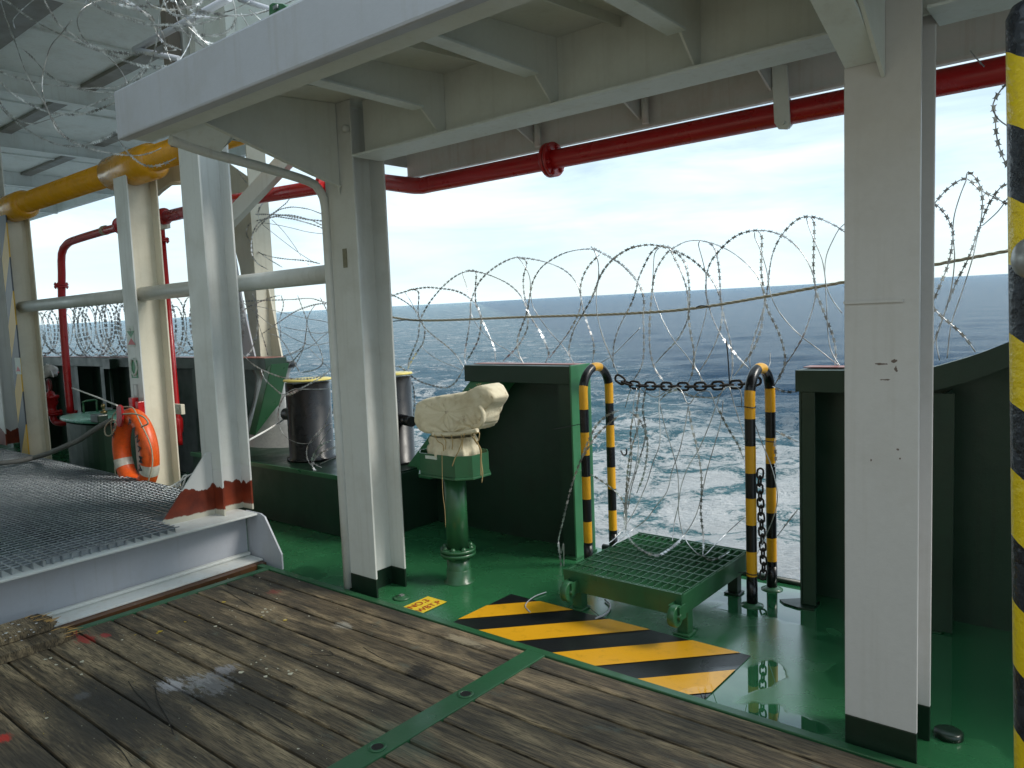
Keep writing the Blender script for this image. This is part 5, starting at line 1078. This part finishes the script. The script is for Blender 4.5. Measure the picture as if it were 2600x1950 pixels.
G2=[[(265,755),(340,790),(420,840),(480,890),(520,950),(530,1020),(530,1100),(560,1160),(620,1210),(700,1240),(780,1200),(840,1150)],([(720,280),(715,400),(720,600),(680,720),(640,850),(560,1020),(480,1130),(420,1180)],True),
[(610,300),(590,420),(600,500),(560,640),(540,760),(530,900),(530,1100)],[(550,430),(600,470),(640,550),(650,640),(630,780),(590,890)],([(720,390),(750,520),(790,650),(820,780),(825,900),(825,1000),(850,1120),(900,1200),(960,1240),(1020,1190),(1100,1110),(1200,1020)],True),
([(880,400),(860,520),(830,650),(790,760),(760,880),(700,960),(640,1040),(560,1100),(450,1190)],True),[(880,400),(900,520),(930,640),(950,760),(955,880),(950,1000),(965,1150),(960,1240)],([(1035,400),(1000,500),(940,640),(880,740),(840,850),(825,950),(800,1060),(790,1160)],True),
([(1075,370),(1060,500),(1020,640),(980,780),(955,900),(920,1020),(860,1120),(780,1200)],True),([(600,300),(650,330),(700,350),(770,310),(830,300),(880,390),(930,330),(1000,320),(1035,400),(1060,330),(1110,290),(1170,310),(1180,400)],True),
([(1110,290),(1140,400),(1190,560),(1220,700),(1240,850),(1260,950),(1240,1100),(1260,1230)],True),[(1040,400),(1100,520),(1160,620),(1190,700)],[(720,370),(760,330),(820,310),(880,340),(950,350),(1040,350),(1080,300)],
([(1200,350),(1240,460),(1290,600),(1350,750),(1380,900),(1360,1020),(1300,1160),(1250,1260)],True),[(1350,290),(1420,320),(1490,320)],[(1370,540),(1430,570),(1490,600)],[(1360,530),(1370,680),(1370,780)],[(1380,1130),(1440,1050),(1495,980)],
[(960,1240),(1000,1265),(1060,1250),(1110,1220)],[(570,450),(555,560),(560,700),(540,850),(520,1000),(530,1100)],([(590,300),(570,420),(600,600),(580,760),(540,900),(530,1080)],True),([(560,300),(545,340),(525,410)],True),
[(640,300),(625,420),(640,560),(600,720),(560,860),(540,980)]]
coil('razor_wire_curtain','tangled razor wire strands hanging in the gate gap between the striped hoops over the step',G2,zg,'Y',4.20,.10,minz=.258)
M_s=[[(1155,630),(1080,600),(1015,575),(950,550),(880,535),(810,525),(750,522),(690,530),(620,550),(560,590),(490,635),(400,660),(320,690),(280,740),(275,800),(300,870),(340,930)],
[(1160,755),(1100,725),(1040,700),(970,665),(900,645),(840,628),(720,605),(610,612),(550,628),(470,650),(400,690),(350,770),(330,850),(325,940),(335,1030),(360,1080),(410,1130),(500,1180)],
[(1160,685),(1040,665),(900,650),(760,625),(640,605),(520,600),(400,598),(360,600)],([(1155,790),(1050,800),(900,780),(760,745),(600,710),(430,685)],True),
[(740,415),(690,480),(640,520),(590,560),(510,620),(440,690),(380,760),(350,850),(350,930),(390,990),(450,1020),(560,1050),(700,1070),(880,1085),(1050,1115)],([(460,465),(420,530),(395,600),(430,690),(560,800),(700,910),(850,1020),(980,1100),(1045,1118)],True),
([(540,655),(620,730),(690,810),(770,920),(830,1010),(880,1080),(930,1130)],True),[(180,120),(215,190),(260,250),(330,320)],[(390,985),(450,1030),(540,1090),(650,1155)],[(1155,790),(1110,765),(1040,730),(970,705),(900,685),(840,668),(780,650),(700,638),(600,622),(520,625)],[(395,600),(405,540),(440,480),(465,460)]]
coil('razor_wire_coil','razor wire bundle sweeping across the sky above the thick pipe rail, left of centre pillar',M_s,zb,'Y',4.45,.10,'razor wire along the stern')
N_s=[[(165,50),(300,45),(450,40),(600,35),(750,25),(850,50),(960,80)],([(165,65),(350,100),(500,140),(700,190),(850,215),(965,245)],True),([(190,60),(300,150),(400,230),(520,310),(640,375),(770,420),(900,400),(975,370)],True),
[(310,50),(300,150),(320,240),(350,330),(380,430),(410,540),(450,640),(485,740),(540,840)],[(960,80),(850,70),(750,90),(640,130),(560,180),(470,240),(400,290),(340,330),(200,420)],[(800,75),(750,150),(725,230),(720,340),(710,410),(660,460),(560,500),(460,540),(350,560)],
[(730,250),(760,330),(830,440),(860,530),(850,590),(780,630),(680,650)],[(650,0),(690,110),(730,230),(715,340),(700,440),(650,550),(600,630)],[(400,320),(480,345),(540,410),(590,500),(640,600),(670,650)],[(510,0),(530,80),(500,200),(505,300),(510,380)],
([(540,270),(700,300),(850,320),(970,280)],True),([(350,565),(500,530),(640,480),(760,430),(880,330),(970,280)],True),([(740,440),(840,540),(930,630),(990,680)],True),[(1000,840),(960,920),(950,1000),(1010,990)],
[(1470,600),(1530,610),(1580,680),(1620,760),(1635,860),(1630,960),(1600,1080),(1520,1170)],[(1540,840),(1610,880),(1640,900)],[(840,20),(900,130),(960,220)],[(520,690),(560,600),(640,520),(700,440)],[(165,150),(250,90),(420,20),(500,0)]]
coil('razor_wire_coil','dense razor wire tangle below the pipe rail between red-footed and centre pillars',N_s,zb2,'Y',4.42,.12,'razor wire along the stern')
N2=[[(190,500),(260,570),(340,620),(430,660),(520,690),(640,705),(760,700),(860,670),(980,590)],[(340,620),(370,700),(440,770),(530,835),(640,800),(760,740),(900,660)],([(540,830),(620,790),(700,790),(850,790),(1000,780)],True),
[(540,840),(500,920),(485,1020),(510,1140),(570,1210)],([(570,1210),(660,1245),(760,1240),(840,1160),(900,1040),(925,930)],True),[(930,1080),(860,1120),(780,1200),(730,1280),(730,1370),(780,1450),(900,1530),(1035,1550)],[(930,1220),(850,1260),(790,1330),(770,1420),(830,1500),(1030,1540)],[(1030,1265),(900,1300),(820,1350),(780,1410),(850,1450)],
([(1025,1350),(930,1380),(840,1420)],True),[(540,850),(600,830),(660,800),(700,790)],([(935,1110),(880,1180),(820,1290),(790,1370)],True)]
coil('razor_wire_end','razor wire draped around the wide bollard, its bundled end curling on the platform',N2,zb2,'Y',3.66,.02)
# far left coils: regular concertina on the bulwark
t_=thing('razor_wire_coil','distant razor wire coil with tight circles lying on the left bulwark rail','razor wire',(-9,4.24,1.36),'razor wire along the stern')
def helix(x0,x1,pitch,R_,zc,yc=4.24):
    n=int((x1-x0)/pitch*26); pts=[]
    for i in range(n):
        a=6.283*i/26; x=x0+(x1-x0)*i/n+.05*math.sin(a*.5); rr_=R_*(1+.10*math.sin(i*.043)+.05*math.sin(i*.31)); pts.append(Vector((x,yc+rr_*.45*math.cos(a),zc+rr_*math.sin(a))))
    return pts
for args in ((-15.,-10.6,.30,.33,1.70),(-10.8,-9.0,.15,.36,1.74),(-9.2,-6.9,.28,.34,1.70),(-14,-7.0,.62,.30,1.66)):
    mb=MB(); razor(mb,helix(*args),step=.06,bl=.02,bh=.018,r=.003); mb.build('strand',WIRE,t_)
O_s=[[(-60,420),(0,430),(60,455),(150,480),(250,505),(400,520),(500,530),(600,530),(700,525),(780,490),(840,440),(880,400),(900,380)],[(-40,-30),(60,20),(150,90),(250,150),(350,200),(450,250),(560,290),(650,320),(740,360),(850,395),(960,405),(1060,390),(1130,340)],
[(250,-30),(310,80),(360,150),(440,210),(520,260),(620,300),(700,315),(830,325),(960,315),(1060,300)],[(-60,430),(0,490),(60,550),(150,610),(250,660),(350,685),(450,690),(560,670),(660,630),(740,590),(800,540),(850,440)],
[(-30,560),(0,620),(60,690),(130,730),(200,745),(290,720),(380,690),(500,650),(700,570)],[(-40,560),(0,640),(80,720),(160,780),(250,830),(350,870),(460,880),(560,860),(640,830),(720,780)],
[(430,120),(370,200),(310,270),(280,350),(258,450),(255,550),(275,630),(300,690),(330,740),(370,800),(430,850),(500,880),(600,910),(720,930),(830,935),(920,915),(970,890)],[(520,-10),(500,60),(465,120),(480,190),(520,250),(600,300)],([(600,300),(680,370),(730,430),(765,500)],True),
[(640,-5),(550,20),(490,60),(465,110)],[(720,850),(780,930),(860,990),(930,1000),(1000,980),(1060,950)],[(1000,-20),(960,80),(950,180),(940,260),(920,340),(880,420),(820,490),(760,540)],[(130,290),(200,350),(280,440),(380,500),(520,545),(650,555),(760,545),(860,510),(960,460),(1050,400)],
[(500,-20),(640,70),(760,110),(880,145),(1000,150),(1120,155),(1250,130),(1370,95),(1500,90),(1600,60)],[(720,-20),(850,60),(920,130),(980,200),(1000,300),(1030,370)],[(980,-20),(1100,30),(1200,60),(1300,85),(1420,95),(1560,80),(1700,30),(1790,-10)],
[(1040,170),(1150,200),(1280,215),(1380,180),(1420,100),(1400,-10)],([(30,100),(70,190),(100,280),(150,420),(200,520),(270,630),(310,720),(340,780),(390,830)],True),[(1050,-10),(1090,80),(1150,150),(1230,250),(1330,260)],[(1200,-10),(1180,80),(1160,180),(1130,280),(1060,380),(960,410)],
([(1450,80),(1500,170)],True),([(1500,60),(1580,130)],True),[(640,10),(760,40),(900,90),(940,190),(990,260),(1090,300)],[(0,-10),(20,60),(60,180),(100,270)],([(1170,230),(1240,290)],True),([(1120,150),(1270,290)],True),[(1090,-10),(1150,60),(1290,80),(1400,60),(1500,10)],[(90,170),(80,120),(130,60),(200,0)],
[(980,-10),(1010,60),(1060,90),(1200,100),(1330,110)],[(860,-10),(930,40),(1040,60),(1180,30),(1230,-10)],[(700,-10),(790,30),(940,40),(1010,10)],([(1040,30),(1090,170),(1220,280)],True)]
coil('razor_wire_coil','large razor wire coil overhead at upper left, hanging before the upper deck and front beam',O_s,z1,'Y',2.15,.16,'razor wire along the stern',r=.0028,step=.044,bl=.0135,bh=.0115)
